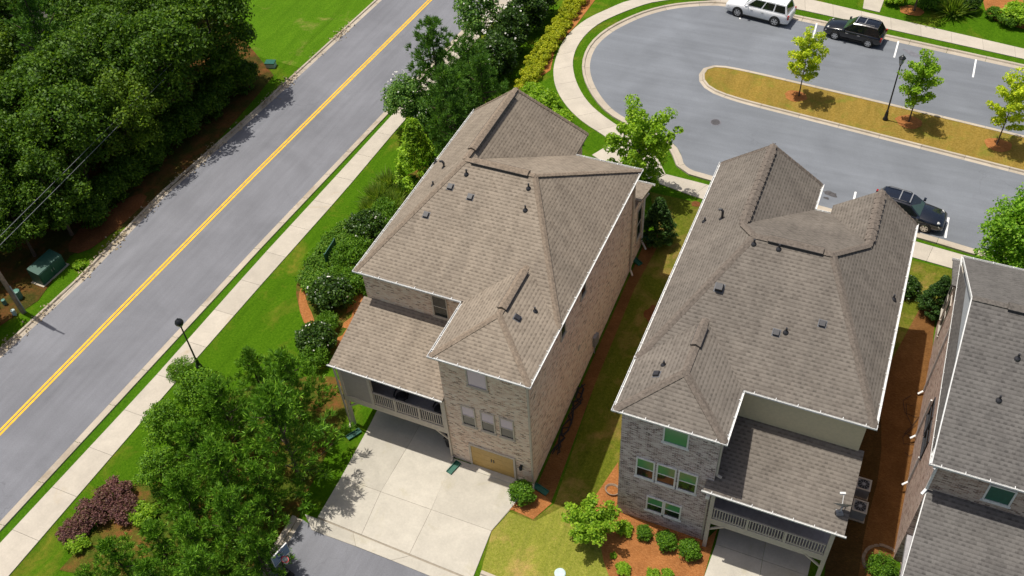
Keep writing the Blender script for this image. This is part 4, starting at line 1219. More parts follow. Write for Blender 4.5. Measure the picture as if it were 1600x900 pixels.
def proto_pine(key, seed, h, R, K, per, mat, ln=.34, wd=.028, zlow=.15, k=11, tr=.15, point=.5):
    if key in PROTO: return PROTO[key]
    rng = np.random.default_rng(seed)
    cen = []; 
    whorls = int(h*1.25)
    for i in range(whorls):
        f = (i+.5)/whorls
        z = h*(zlow+(1-zlow)*f)
        rr = R*(1-f)**point*rng.uniform(.75, 1.12)
        nb = rng.integers(4, 7); a0 = rng.random()*6.28
        for j in range(nb):
            a = a0+j*6.28/nb+rng.normal()*.2
            L = rr*rng.uniform(.7, 1.1)
            for q in np.linspace(.3, 1, max(2, int(L/.5))):
                cen.append((math.cos(a)*L*q, math.sin(a)*L*q, z+.28*L*q-.1+rng.normal()*.1))
    cen.append((0, 0, h))
    cen = np.array(cen)
    # tufts round every branch node
    c = np.repeat(cen, per, 0); c = c+rng.normal(size=c.shape)*np.array([.14, .14, .1])
    out = c*np.array([1, 1, 0]); out /= np.maximum(np.linalg.norm(out, axis=1, keepdims=True), .3)
    ax = out*.55+np.array([0, 0, .85])
    v = tuft_tris(rng, c, ax, k, ln, wd, .55)
    PROTO[key] = (mesh_quads('crown', v, M[mat], 5), trunk_mesh('trunk', rng, h*.95, tr, cen, 26, .12))
    return PROTO[key]
def proto_sapling(key, seed, h, R, mat, leaf=.2, nb=15, n=44, clump=.36, z0=.28):
    if key in PROTO: return PROTO[key]
    rng = np.random.default_rng(seed)
    cen = []; tips = []
    for i in range(nb):
        f = (i+.3)/nb; a = i*2.4+rng.normal()*.3
        zb = h*(z0*.75+(.8-z0*.75)*f); L = R*(1.15-.55*abs(f-.45)*1.6)*rng.uniform(.75, 1.15)
        for q in (.35, .6, .82, 1.0):
            cen.append((math.cos(a)*L*q, math.sin(a)*L*q, zb+L*q*rng.uniform(.55, .85)))
        tips.append(cen[-1])
    for z in np.linspace(h*.6, h*.98, 5): cen.append((rng.normal()*.12, rng.normal()*.12, z))
    cen = np.array(cen)
    rad = clump*rng.uniform(.65, 1.25, len(cen))
    v = clump_leaves(rng, cen, rad, n, leaf, up=.6, asp=.7)
    PROTO[key] = (mesh_quads('crown', v, M[mat]), trunk_mesh('trunk', rng, h*.9, .055, np.array(tips), nb, .1))
    return PROTO[key]
def proto_mound(key, seed, R, h, K, n, leaf, mat, clump=.3, flat=0):
    """dense shrub: leaf clumps packed through a dome, a few stems below"""
    if key in PROTO: return PROTO[key]
    rng = np.random.default_rng(seed)
    d = sphere_pts(rng, K); d[:, 2] = np.abs(d[:, 2])*1.0-.15
    f = .35+.65*rng.random(K)**.5
    cen = d*f[:, None]*np.array([R-clump*.6, R-clump*.6, h*.5]); cen[:, 2] = h*.48+d[:, 2]*f*(h*.5-clump*.35)
    lowk = K//3
    e = sphere_pts(rng, lowk); low = e*np.array([R*.85, R*.85, h*.36]); low[:, 2] += h*.42
    cen = np.concatenate([cen, low])
    v = clump_leaves(rng, cen, clump*rng.uniform(.7, 1.2, len(cen)), n, leaf, up=.6, shell=.4)
    v[:, 2] = np.maximum(v[:, 2], .02)
    PROTO[key] = (mesh_quads('foliage', v, M[mat]), trunk_mesh('stem', rng, h*.6, .04, cen, 8, .05))
    return PROTO[key]
def proto_cone(key, seed, R, h, K, n, leaf, mat):
    if key in PROTO: return PROTO[key]
    rng = np.random.default_rng(seed)
    f = rng.random(K)**.75; a = rng.random(K)*6.283
    rr = R*np.minimum(1, (1-f)*1.25+.05)*np.minimum(1, .55+f*4)*rng.uniform(.6, 1.02, K)
    cen = np.stack([np.cos(a)*rr, np.sin(a)*rr, .15+f*(h-.2)], 1)
    v = clump_leaves(rng, cen, R*.2*rng.uniform(.7, 1.2, K), n, leaf, up=.7, shell=.4)
    v[:, 2] = np.maximum(v[:, 2], .02)
    PROTO[key] = (mesh_quads('foliage', v, M[mat]), trunk_mesh('stem', rng, h*.8, .06, cen, 8, .05))
    return PROTO[key]
def plant(name, pr, loc, label, cat='tree', group=None, sc=1., rz=None, parts=('crown', 'trunk'), szz=None):
    t = thing(name, label, cat, loc, random.uniform(0, 6.28) if rz is None else rz, group)
    s = sc*random.uniform(.96, 1.04)
    t.scale = (s, s, s*(szz or 1))
    for nm, me in zip(parts, pr):
        link(bpy.data.objects.new(nm, me), t)
    return t
SP = ('foliage', 'stem')
def at(px_, py_, h, off=0):
    """ground point under something whose middle, h above the ground, is seen at this pixel"""
    x, y = g2(px_, py_)
    for _ in range(5):
        p = G(px_, py_, hz(x, y)+h); x, y = p.x, p.y
    return Vector((x, y, hz(x, y)+off))

# woods beyond the road
broad = [proto_broad('wa', 11, 11.5, 4.0, 120, 150, .25, 'wood_leaf', (.7, 1.15), .12),
         proto_broad('wb', 12, 10.0, 3.6, 105, 145, .24, 'wood_leaf', (.6, 1.05), .1),
         proto_broad('wc', 13, 12.5, 3.9, 120, 150, .25, 'wood_leaf2', (.7, 1.1), .14),
         proto_broad('wd', 14, 9.0, 3.4, 95, 140, .22, 'wood_leaf2', (.55, .95), .08)]
wpine = [proto_pine('wp', 15, 13, 3.4, 0, 5, 'pine_dark', .42, .04, .2, 9, .2, .55),
         proto_pine('wq', 16, 11.5, 3.1, 0, 5, 'pine_dark', .42, .04, .2, 9, .2, .6)]
rr = random.Random(3)
lab_in = 'leafy tree standing inside the dense dark woods left of the main road'
lab_pine = 'pine with fine needles rising among the leafy trees of the dark woods'
NTH = ['nearest the timber pole', 'second from the timber pole', 'third from the timber pole', 'fourth from the timber pole', 'halfway along the road', 'just past halfway along the road', 'fourth from the far end', 'third from the far end', 'second from the far end', 'at the far end by the field', 'beyond the far end']
def road_x(y):
    for a, b in zip(road_l[:-1], road_l[1:]):
        if a[1] <= y <= b[1]: return a[0]+(b[0]-a[0])*(y-a[1])/(b[1]-a[1])
    return road_l[-1][0]
row = 0; off = 4.3; edge_n = 0
WOODS = []
while off < 62:
    y = (22.5 if row == 0 else 15)+off*.12+(row % 2)*2.2
    ymax = 110
    while y < ymax:
        x = road_x(y)-off-(3.6*max(0, (40-y)/12) if row == 0 else 0)+rr.uniform(-1, 1)*(.35 if row == 0 else 1); yy = y+rr.uniform(-1, 1)
        WOODS.append((x, yy, row)); y += rr.uniform(4.3, 5.6)
    row += 1; off += 4.9
for x, yy, row in WOODS:
    c = CX.dot(Vector((x, yy, 8-CAMH))), CY.dot(Vector((x, yy, 8-CAMH))), fwd.dot(Vector((x, yy, 8-CAMH)))
    ux = 800+FPX*c[0]/c[2]; uy = 450-FPX*c[1]/c[2]
    if ux < -150 or uy < -130: continue
    q_ = Vector((x, yy, -CAMH)); gx_ = 800+FPX*CX.dot(q_)/fwd.dot(q_); gy_ = 450-FPX*CY.dot(q_)/fwd.dot(q_)
    if gx_ > 450 and gy_ < 175 or (uy < 60 and ux > 280+1.05*(uy+40)): continue
    if row == 0:
        if yy < 31: pr, s = broad[3], rr.uniform(.7, .85)
        else: pr, s = rr.choice((broad[1], broad[3], broad[0])), rr.uniform(.9, 1.02)
        plant('woodland_tree', pr, (x, yy, 0), 'leafy tree at the roadside edge of the dark woods, '+NTH[min(edge_n, 10)], 'tree', 'trees along the roadside edge of the woods', s)
        edge_n += 1
    elif (row >= 2 and rr.random() < .6 and yy > 34) :
        plant('woodland_pine', rr.choice(wpine), (x, yy, 0), lab_pine, 'pine tree', 'pines in the dark woods', rr.uniform(.85, 1.1))
    else:
        plant('woodland_tree', rr.choice(broad), (x, yy, 0), lab_in, 'tree', 'trees inside the dark woods', rr.uniform(.85, 1.05))
for x, y, s in ((8, 318, .75), (70, 285, .8), (-105, 430, .75)):
    plant('woodland_tree', broad[1], at(x, y, 5), lab_in, 'tree', 'trees inside the dark woods', s)
# bushes that close the foot of the wood
ub = proto_mound('ub', 21, 1.9, 3.6, 110, 85, .21, 'wood_leaf', .6)
for y in np.arange(35, 55.5, 2.3):
    plant('woodland_bush', ub, (road_x(y)-3.6+rr.uniform(-.5, .5), y, 0), 'dark leafy bush at the foot of the woods above the roadside dirt', 'bush', 'bushes at the foot of the dark woods', rr.uniform(.75, 1.05), parts=SP)
wt = proto_mound('weed', 22, .45, .4, 16, 30, .14, 'bright', .2)
plant('weed', wt, G(123, 418), 'yellow green weed sprouting behind the chipped kerb beside the green cabinet', 'weed', parts=SP)

# pines and leafy trees in the lower left bed
pp = [proto_pine('pa', 31, 6.8, 2.5, 0, 7, 'pine', .32, .02, .1, 13, .11, .62),
      proto_pine('pb', 32, 6.0, 2.3, 0, 7, 'pine', .32, .02, .1, 13, .11, .6),
      proto_pine('pc', 33, 5.2, 2.0, 0, 7, 'pine', .3, .02, .1, 13, .1, .6)]
PL = [(455, 600, 0, 1.0), (395, 575, 1, .85), (350, 640, 0, .95), (440, 672, 0, 1.25), (300, 690, 1, .95), (345, 735, 0, 1.02), (400, 745, 2, .95), (285, 765, 1, .9), (365, 815, 0, .98), (300, 840, 1, .98),
      (240, 835, 2, .95), (180, 870, 1, .85), (395, 850, 2, .95), (320, 905, 0, .95), (240, 905, 1, .95), (140, 905, 2, .8)]
PLAB = ['pine nearest the covered porch of the tan house, top right of the clump',
        'pine at the top edge of the clump, just below the green lawn',
        'tall pine in the upper middle of the clump, right of the black street lamp foot',
        'tall pine on the right side of the clump, facing the concrete driveway',
        'pine on the left side of the clump beside the sidewalk lawn',
        'largest pine at the centre of the lower left clump', 'smaller pine on the right flank of the clump, above the alley kerb',
        'pine on the left flank of the clump, right of the purple shrubs', 'tall pine low in the clump, left of the alley kerb',
        'pine at the bottom middle of the clump below the purple shrubs', 'small pine just right of and below the purple shrubs',
        'pine low in the bottom left corner, below the purple shrubs', 'small pine leaning over the alley kerb by the basketball hoop',
        'pine cut by the bottom edge of the photo, left of the basketball hoop', 'pine cut by the bottom edge of the photo, between two other pines',
        'small pine in the bottom left corner of the photo']
for (x, y, k, s), lb in zip(PL, PLAB):
    plant('pine_tree', pp[k], at(x, y, 3.9*s), lb, 'pine tree', 'pines in the lower left bed', s*.93)
lt_ = proto_broad('lc', 34, 5.2, 2.0, 75, 130, .15, 'feather', (.4, .7), .08, .09)
for (x, y, s), lb in zip(((300, 615, .95), (255, 665, .85), (240, 735, .8), (275, 580, .5)),
                        ('feathery bright green tree at the upper left of the pine clump, below the street lamp', 'feathery green tree on the left edge of the pine clump by the lawn', 'low feathery green tree above the purple shrubs', 'small bright green shrub right beside the foot of the street lamp by the sidewalk')):
    plant('leafy_tree', lt_, at(x+12, y+6, 2.6*s), lb, 'tree', None, s)
bb = proto_mound('bb', 35, 1.25, 1.0, 55, 60, .13, 'barberry', .28)
for (x, y, s), lb in zip(((178, 772, 1.05), (145, 800, 1.0), (195, 795, .9), (112, 828, .75)),
                        ('purple leaved shrub, the upper one of the purple patch by the sidewalk', 'purple leaved shrub in the middle of the purple patch by the sidewalk', 'purple leaved shrub of the patch that touches the green pines', 'small reddish purple shrub, lowest and nearest the sidewalk')):
    plant('purple_shrub', bb, at(x, y, .5), lb, 'shrub', 'purple shrubs by the sidewalk', s, parts=SP)
gs = proto_mound('gs', 36, .9, .8, 40, 50, .15, 'bright', .26)
for (x, y, s), lb in zip(((222, 800, 1), (120, 850, .8)), ('light green low shrub between the purple shrubs and the pines', 'light green low shrub below the small reddish purple shrub')):
    plant('low_shrub', gs, at(x, y, .4), lb, 'shrub', None, s, parts=SP)

# bed along the left wall of the first house
mg = proto_mound('mg', 41, 1.6, 2.3, 95, 60, .2, 'holly', .42)
def flowers(t, R, h, n, seed, s=.16):
    rng = np.random.default_rng(seed); d = sphere_pts(rng, n); d[:, 2] = np.abs(d[:, 2])
    c = d*np.array([R, R, h*.5]); c[:, 2] += h*.52
    v = np.concatenate([quads(c+rng.normal(size=c.shape)*.04, d+rng.normal(size=d.shape)*.5, np.full(n, s), rng, .9) for _ in range(3)])
    o = link(bpy.data.objects.new('blossoms', mesh_quads('blossoms', v, M['petal'])), t); o['kind'] = 'stuff'
for i, ((x, y, s), lb) in enumerate(zip(((517, 455, 1.0), (572, 352, .9), (492, 528, .8)),
                        ('dark glossy magnolia shrub with white flowers left of the porch roof of the tan house', 'dark shrub with white flowers by the left gutter of the tan house, near the boulder', 'flowering dark shrub between the pine clump and the porch roof'))):
    t = plant('magnolia_shrub', mg, at(x, y, 1.2*s), lb, 'shrub', None, s, parts=SP)
    flowers(t, 1.6, 2.3, 8, 50+i, .13)
sh2 = proto_mound('sh2', 42, 1.2, 1.6, 50, 60, .14, 'box', .42)
for (x, y, s), lb in zip(((545, 400, 1.05), (553, 440, .95), (490, 555, .8), (510, 500, .7), (590, 345, .8), (600, 325, .85), (560, 380, .85), (528, 430, .75), (640, 285, .7)),
                        ('mid green shrub right of the dark green panel, against the tan house', 'mid green shrub under the front left eave corner of the tan house', 'mid green shrub at the foot of the porch roof, above the pines', 'mid green shrub between the two dark flowering shrubs', 'mid green shrub squeezed between the left gutter and the dark flowering shrub by the boulder', 'mid green shrub just below the fountain grasses', 'mid green shrub between the green panel and the left gutter', 'mid green shrub right above the large dark magnolia shrub', 'mid green shrub at the foot of the bright cone shaped tree')):
    plant('green_shrub', sh2, at(x, y, .8), lb, 'shrub', None, s, parts=SP, szz=1.15)
rng = np.random.default_rng(5)
cov = []
poly = px((470, 440), (478, 415), (510, 375), (540, 350), (552, 378), (540, 425), (505, 440), (482, 470))
def inside(x, y, P):
    r = False
    for i in range(len(P)):
        x0, y0 = P[i]; x1, y1 = P[i-1]
        if (y0 > y) != (y1 > y) and x < (x1-x0)*(y-y0)/(y1-y0)+x0: r = not r
    return r
xs = [p[0] for p in poly]; ys = [p[1] for p in poly]
while len(cov) < 260:
    x, y = rng.uniform(min(xs), max(xs)), rng.uniform(min(ys), max(ys))
    if inside(x, y, poly): cov.append((x, y, hz(x, y)+.22+rng.random()*.15))
v = clump_leaves(rng, np.array(cov), rng.uniform(.25, .42, len(cov)), 60, .14, up=.8)
o = bpy.data.objects.new('ground_cover', mesh_quads('ground_cover', v, M['cover'])); link(o)
tag(o, 'low trailing green ground cover filling the bed beside the left lawn of the tan house', 'ground cover', kind='stuff')
def proto_reed():
    rng = np.random.default_rng(9); c = rng.normal(size=(130, 3))*np.array([.18, .18, .02]); c[:, 2] = .05
    ax = c*np.array([2.2, 2.2, 0])+np.array([0, 0, .8])
    v = tuft_tris(rng, c, ax, 5, 1.0, .03, .35)
    st = MB(); st.lathe([(.22, 0), (.16, .12), (.05, .2)], 8)
    return (mesh_quads('blades', v, M['reed'], 5), st.mesh('clump_base', M['reed']))
rd = proto_reed()
for (x, y, s), lb in zip(((590, 305, 1.1), (612, 318, 1.0), (607, 285, 1.1), (625, 300, .9), (578, 325, .9)),
                         ('fountain grass clump nearest the left lawn, at the upper left of the tan house', 'fountain grass clump touching the gutter line of the tan house', 'fountain grass clump just below the bright young tree', 'fountain grass clump between the bright young tree and the gutter', 'fountain grass clump right above the dark magnolia shrub')):
    plant('fountain_grass', rd, at(x, y, .4), lb, 'ornamental grass', 'fountain grasses by the tan house', s, parts=('blades', 'clump_base'))
yt = proto_cone('yt', 43, 1.9, 6.2, 230, 60, .2, 'bright')
plant('young_tree', yt, at(652, 248, 2.6), 'dense bright green cone shaped tree by the left gutter of the tan house', 'tree')

# trees behind the first house
dp = [proto_pine('da', 51, 9.5, 3.2, 0, 6, 'pine_dark', .36, .026, .12, 13, .16, .5), proto_pine('db', 52, 8.5, 2.8, 0, 6, 'pine_dark', .36, .026, .12, 13, .15, .5)]
for (x, y, k, s), lb in zip(((682, 108, 0, 1.0), (735, 128, 0, .95), (700, 170, 1, 1.05), (755, 150, 1, .9), (712, 205, 1, .8)),
                            ('dark pine nearest the main road, behind the tan house', 'dark pine in the middle of the clump behind the tan house', 'wide dark pine above the left gutter of the tan house', 'dark pine touching the roof peak of the tan house', 'lower dark pine right against the left eave of the tan house')):
    plant('dark_pine', dp[k], at(x, y, 5.2*s), lb, 'pine tree', 'dark pines behind the tan house', s)
cm = proto_broad('cm', 53, 6.0, 2.3, 75, 75, .22, 'crepe', (.45, .8), .2, .08)
for i, ((x, y, s), lb) in enumerate(zip(((633, 158, .9), (748, 22, 1.0), (660, 175, .7)),
                        ('white flowering tree reaching over the kerb of the main road', 'white flowering tree between main road and sidewalk at the top of the photo', 'small white flowering tree tucked under the dark pines by the sidewalk'))):
    t = plant('flowering_tree', cm, at(x, y, 3.4*s), lb, 'tree', None, s)
    flowers(t, 1.75, 6.2, 26, 70+i, .13)
hl = proto_broad('hl', 54, 5.2, 2.1, 90, 75, .22, 'holly', (.45, .75), .03, .09)
for i, ((x, y, s), lb) in enumerate(zip(((795, 45, 1.0), (775, 88, .9), (822, 12, .95), (780, 70, .8), (845, -10, .9)),
                        ('dark magnolia with white flowers left of the yellow hedge, second from the top', 'dark magnolia at the lower end of the yellow hedge, beside the pines', 'dark magnolia left of the upper end of the yellow hedge', 'dark magnolia between the sidewalk and the yellow hedge', 'dark magnolia cut by the top edge beside the yellow hedge'))):
    t = plant('magnolia_tree', hl, at(x, y, 2.8*s), lb, 'tree', 'dark magnolias beside the yellow hedge', s)
    flowers(t, 2.0, 5.6, 9, 90+i, .17)
# yellow hedge in one row of bushes grown together
hr = np.random.default_rng(8); hc = []
hl_ = [at(x, y, .6) for x, y in ((822, 128), (838, 98), (858, 68), (876, 40), (896, 10), (906, -8))]
for p in resample([(q.x, q.y) for q in hl_], .45):
    for _ in range(12): hc.append((p.x+hr.uniform(-.75, .75), p.y+hr.normal()*.4, hz(p.x, p.y)+.2+hr.random()*.9))
hg = thing('hedge', 'long golden yellow hedge along the curving sidewalk behind the tan house', 'hedge', (hl_[2].x, hl_[2].y, hl_[2].z))
hc = np.array(hc)-np.array([hl_[2].x, hl_[2].y, hl_[2].z])
link(bpy.data.objects.new('foliage', mesh_quads('foliage', clump_leaves(hr, hc, hr.uniform(.22, .36, len(hc)), 70, .13, up=.8), M['gold'])), hg)
st = MB()
for c in hc[::9]: st.tube([(c[0], c[1], -.1), (c[0]+.05, c[1], c[2])], .03, 5)
st.build('stem', M['bark'], hg, local=True)
bs = proto_mound('bs', 55, 1.3, 1.6, 55, 50, .2, 'bright', .38)
for (x, y, s), lb in zip(((848, 160, 1.05), (872, 188, 1.0), (832, 143, .9), (893, 212, .6), (862, 205, .85)),
                         ('bright green shrub just right of the roof peak of the tan house', 'bright green shrub halfway down the right side of the roof peak', 'yellow green shrub at the lower end of the golden hedge', 'small bright shrub by the downspout at the back corner of the tan house', 'bright shrub close to the back wall of the tan house')):
    plant('bright_shrub', bs, at(x, y, .8), lb, 'shrub', 'bright shrubs behind the tan house', s, parts=SP)
ft = proto_sapling('ft', 56, 7.0, 2.1, 'bright', .19, 30, 95, .48, .12)
plant('front_yard_tree', ft, at(1000, 232, 3.9), 'loose bright green tree on the lawn beside the far right corner of the tan house', 'tree', None, 1.0)
cy = proto_cone('cy', 57, 1.2, 3.6, 280, 70, .12, 'conifer')
plant('conical_evergreen', cy, at(1028, 352, 1.4), 'dark cone shaped evergreen on the grass between the tan and the grey house', 'evergreen', None, 1.0, parts=SP)
plant('conical_evergreen', cy, at(1468, 462, 1.5), 'dark evergreen shrub against the left wall of the reddish house at the right', 'evergreen', None, .88, parts=SP)
plant('wall_shrub', mg, at(1420, 440, 1.0), 'dark shrub half hidden under the right gutter of the grey house', 'shrub', None, .55, parts=SP)
bx_ = proto_mound('bx', 58, .62, .95, 90, 34, .085, 'box', .16)
for (x, y, s), lb in zip(((815, 771, 1.25), (1007, 830, .8), (1042, 844, 1.0), (1077, 858, 1.08)),
                         ('round clipped bush at the right corner of the tan house by the garage door', 'smallest of the three round bushes in the straw before the grey house', 'middle one of the three round bushes before the grey house', 'round bush next to the porch post of the grey house')):
    plant('clipped_bush', bx_, at(x, y, .5), lb, 'bush', 'round clipped bushes', s, parts=SP)
plant('light_shrub', gs, at(974, 825, .35), 'small pale shrub beside the small tree at the left corner of the grey house', 'shrub', None, .6, parts=SP)
for (x, y, s), lb in zip(((973, 890, .5), (958, 866, .25), (1022, 898, .5), (1042, 898, .45)),
                         ('low green plant at the front edge of the straw bed, by the lawn', 'tiny green sprout alone in the straw bed', 'low plant at the bottom edge below the smallest round bush', 'low plant at the bottom edge below the middle round bush')):
    plant('low_plant', gs, at(x, y, .2), lb, 'plant', None, s, parts=SP)
plant('bright_bush', sh2, at(1379, 886, .5), 'bright green bush in a ringed bed between the grey and the reddish house', 'bush', None, .65, parts=SP)
mp = proto_sapling('mp', 59, 2.9, 1.25, 'bright', .15, 22, 75, .34, .3)
plant('small_maple', mp, at(925, 812, 1.9), 'small spreading green tree on the lawn edge at the left corner of the grey house', 'tree', None, 1.0, szz=.85)
SL = [(1248, 150, 'sa', 61, 6.0, 1.15, 'lime', 'lime green sapling nearest the rounded tip of the brown island'),
      (1420, 190, 'sb', 62, 5.8, 1.2, 'bright', 'fresh green sapling on the brown island right of the street lamp'),
      (1557, 226, 'sc', 63, 6.0, 1.3, 'lime', 'sapling at the right end of the brown island, near the edge of the photo')]
for x, y, k, sd, h, R_, mt, lb in SL:
    plant('sapling', proto_sapling(k, sd, h, R_, mt, .16, 22, 62, .34, .3), G(x, y, dz=.1), lb, 'tree', 'saplings on the island', 1.0)
rt_ = proto_broad('rt', 64, 7.2, 2.35, 120, 130, .2, 'maple', (.5, .9), .05, .13)
plant('street_tree', rt_, at(1594, 366, 3.9), 'big round green tree behind the reddish house at the right edge', 'tree', None, 1.0)
# garden across the cul-de-sac
plant('lawn_tree', proto_broad('lt', 65, 6.0, 2.3, 60, 60, .22, 'maple', (.45, .8), .35, .09), G(1428, 17), 'tree in a mulch ring on the lawn across the cul-de-sac, cut by the top edge', 'tree')
for nm, pr, (x, y, h, s), lb in (('weeping_shrub', rd, (1490, 12, .4, 1.6), 'weeping fine leaved shrub at the top edge, left of the mulch bed'),
                           ('round_shrub', bx_, (1553, 20, .5, 1.15), 'dark round shrub on the mulch bed in the top right corner'),
                           ('round_shrub', sh2, (1576, 30, .6, .75), 'green shrub in front of the brick wall at the top right'),
                           ('round_shrub', bs, (1592, 22, .8, 1.1), 'bright leafy shrub in the very top right corner'),
                           ('flower_shrub', mg, (1512, 2, .8, .8), 'flowering shrub at the top edge by the mulch bed'),
                           ('flower_shrub', sh2, (1452, 4, .6, .9), 'green shrub behind the lawn tree at the top edge'),
                           ('flower_shrub', bs, (1400, -4, .6, .8), 'bright shrub at the top edge right of the front walk')):
    plant(nm, pr, at(x, y, h), lb, 'shrub', None, s, parts=('blades', 'clump_base') if pr is rd else SP)

# ------------------------------------------------------------------ vehicles
def suv(label, loc, rz, L, W, Hh, paint, white=False, wheel=.38, wb=.58, rails=True, rear=.06):
    """nose along +x"""
    t = thing('suv', label, 'car', loc, rz)
    l = L/2; w_ = W/2
    belt = Hh*.585; hood = Hh*.55
    st = [(-l, .42, belt*.72, w_*.80), (-l+.05, .32, belt*.93, w_*.92), (-l+.35, .27, belt, w_*.985), (-l*.5, .25, belt, w_), (0, .25, belt, w_),
          (l*.28, .25, belt*.985, w_), (l*.40, .25, hood+.06, w_*.99), (l*.62, .25, hood, w_*.985), (l*.86, .26, hood*.93, w_*.95), (l-.06, .3, hood*.80, w_*.84), (l, .38, hood*.66, w_*.72)]
    mb = MB(); mb.smooth = True
    def sec(x, zb, zt, hw):
        h = zt-zb
        half = [(hw*.80, zb), (hw*.97, zb+.1*h), (hw*1.0, zb+.42*h), (hw*.985, zb+.72*h), (hw*.945, zb+.93*h), (hw*.86, zt)]
        return [(x, y, z) for y, z in half]+[(x, 0, zt+.02)]+[(x, -y, z) for y, z in half[::-1]]
    secs = [sec(*s) for s in st]; k = len(secs[0])
    for s in secs: mb.v += s
    for i in range(len(secs)-1):
        for j in range(k-1):
            mb.f.append([i*k+j, (i+1)*k+j, (i+1)*k+j+1, i*k+j+1]); mb.uv.append(None)
        mb.f.append([i*k, i*k+k-1, (i+1)*k+k-1, (i+1)*k]); mb.uv.append(None)
    mb.f.append(list(range(k))); mb.f.append([(len(secs)-1)*k+j for j in range(k)][::-1]); mb.uv += [None, None]
    body = mb.build('body', paint, t, local=True)
    # greenhouse
    xb0, xb1 = -l+.12+rear, l*(.42 if white else .36); xt0, xt1 = -l+(.3 if white else .42)+rear*2, l*(.13 if white else .04)
    yb, yt = w_*.90, w_*.70; zb, zt = belt-.02, Hh
    cb = MB(); cb.smooth = False
    nx = 6
    top = []
    for i in range(nx+1):
        f = i/nx; x = xt0+(xt1-xt0)*f; zz = zt-.05*abs(2*f-1)**2.2-.02*f
        top.append([(x, -yt, zz-.07), (x, -yt*.86, zz-.01), (x, 0, zz+.02), (x, yt*.86, zz-.01), (x, yt, zz-.07)])
    b0 = [(xb0, -yb*.94, zb), (xb1, -yb*.94, zb), (xb1, yb*.94, zb), (xb0, yb*.94, zb)]
    vs = [p for r_ in top for p in r_]; fs = []
    for i in range(nx):
        for j in range(4): fs.append((i*5+j, (i+1)*5+j, (i+1)*5+j+1, i*5+j+1))
    n0 = len(vs); bl = [(xb0+(xb1-xb0)*i/nx, -yb, zb) for i in range(nx+1)]; br_ = [(xb0+(xb1-xb0)*i/nx, yb, zb) for i in range(nx+1)]
    vs += bl+br_
    for i in range(nx):
        fs.append((n0+i, n0+i+1, (i+1)*5, i*5)); fs.append((i*5+4, (i+1)*5+4, n0+nx+1+i+1, n0+nx+1+i))
    fs.append((n0, 0, 1, 2, 3, 4, n0+nx+1)); fs.append((n0+nx, n0+2*nx+1, nx*5+4, nx*5+3, nx*5+2, nx*5+1, nx*5))
    cb.add(vs, fs); cb.build('roof', paint, t, local=True)
    def quad(name, pts, mat, off, par=t):
        P = [Vector(p) for p in pts]; n_ = (P[1]-P[0]).cross(P[2]-P[0]).normalized()
        if n_.dot(Vector(off)) < 0: P = P[::-1]; n_ = -n_
        c = sum(P, Vector((0, 0, 0)))/4
        q = MB(); a = [p+n_*.012 for p in P]; b = [p-n_*.02 for p in P]
        q.add(a+b, [(0, 1, 2, 3), (7, 6, 5, 4), (0, 4, 5, 1), (1, 5, 6, 2), (2, 6, 7, 3), (3, 7, 4, 0)])
        return q.build(name, mat, par, local=True)
    def lerp(a, b, f): return tuple(a[i]+(b[i]-a[i])*f for i in range(3))
    # windscreen and rear window
    A = [(xb1, -yb*.97, zb), (xb1, yb*.97, zb), (xt1, yt*.98, zt-.12), (xt1, -yt*.98, zt-.12)]
    quad('windscreen', [lerp(lerp(A[0], A[3], .08), lerp(A[1], A[2], .08), .06), lerp(lerp(A[0], A[3], .08), lerp(A[1], A[2], .08), .94), lerp(lerp(A[0], A[3], .97), lerp(A[1], A[2], .97), .94), lerp(lerp(A[0], A[3], .97), lerp(A[1], A[2], .97), .06)], M['screen'], (1, 0, .5))
    A = [(xb0, -yb*.95, zb), (xb0, yb*.95, zb), (xt0, yt*.96, zt-.12), (xt0, -yt*.96, zt-.12)]
    quad('rear_window', [lerp(lerp(A[0], A[3], .15), lerp(A[1], A[2], .15), .08), lerp(lerp(A[0], A[3], .15), lerp(A[1], A[2], .15), .92), lerp(lerp(A[0], A[3], .92), lerp(A[1], A[2], .92), .92), lerp(lerp(A[0], A[3], .92), lerp(A[1], A[2], .92), .08)], M['carglass'], (-1, 0, .4))
    for s in (-1, 1):
        for f0, f1 in ((.04, .30), (.33, .58), (.61, .93)):
            def pt(f, g):
                xb = xb0+(xb1-xb0)*f; xt = xt0+(xt1-xt0)*f
                return (xb+(xt-xb)*g, s*(yb+(yt-yb)*g), zb+(zt-.09-zb)*g)
            quad('side_window', [pt(f0, .12), pt(f1, .12), pt(f1 if f1 < .9 else .90, .86), pt(f0, .86)], M['carglass'], (0, s, .3))
    # wheels with tyre and rim
    wx = L*wb/2
    ty = MB().lathe([(wheel*.62, -.11), (wheel*.93, -.12), (wheel, -.09), (wheel, .09), (wheel*.93, .12), (wheel*.62, .11)], 20).mesh('tyre', M['rubber'])
    rm = MB(); rm.lathe([(wheel*.2, .085), (wheel*.2, .12)], 10)
    for i in range(6):
        a = i*PI/3; rm.bar((math.cos(a)*wheel*.15, math.sin(a)*wheel*.15, .11), (math.cos(a)*wheel*.62, math.sin(a)*wheel*.62, .105), .1, .03)
    rm.lathe([(wheel*.66, .07), (wheel*.68, .122), (wheel*.6, .124), (wheel*.58, .07)], 20)
    rmm = rm.mesh('rim', M['chrome'])
    ar = MB(); ar.lathe([(wheel*1.14, -.06), (wheel*1.14, .05), (wheel*1.05, .06)], 20); arm_ = ar.mesh('wheel_arch', M['rubber'])
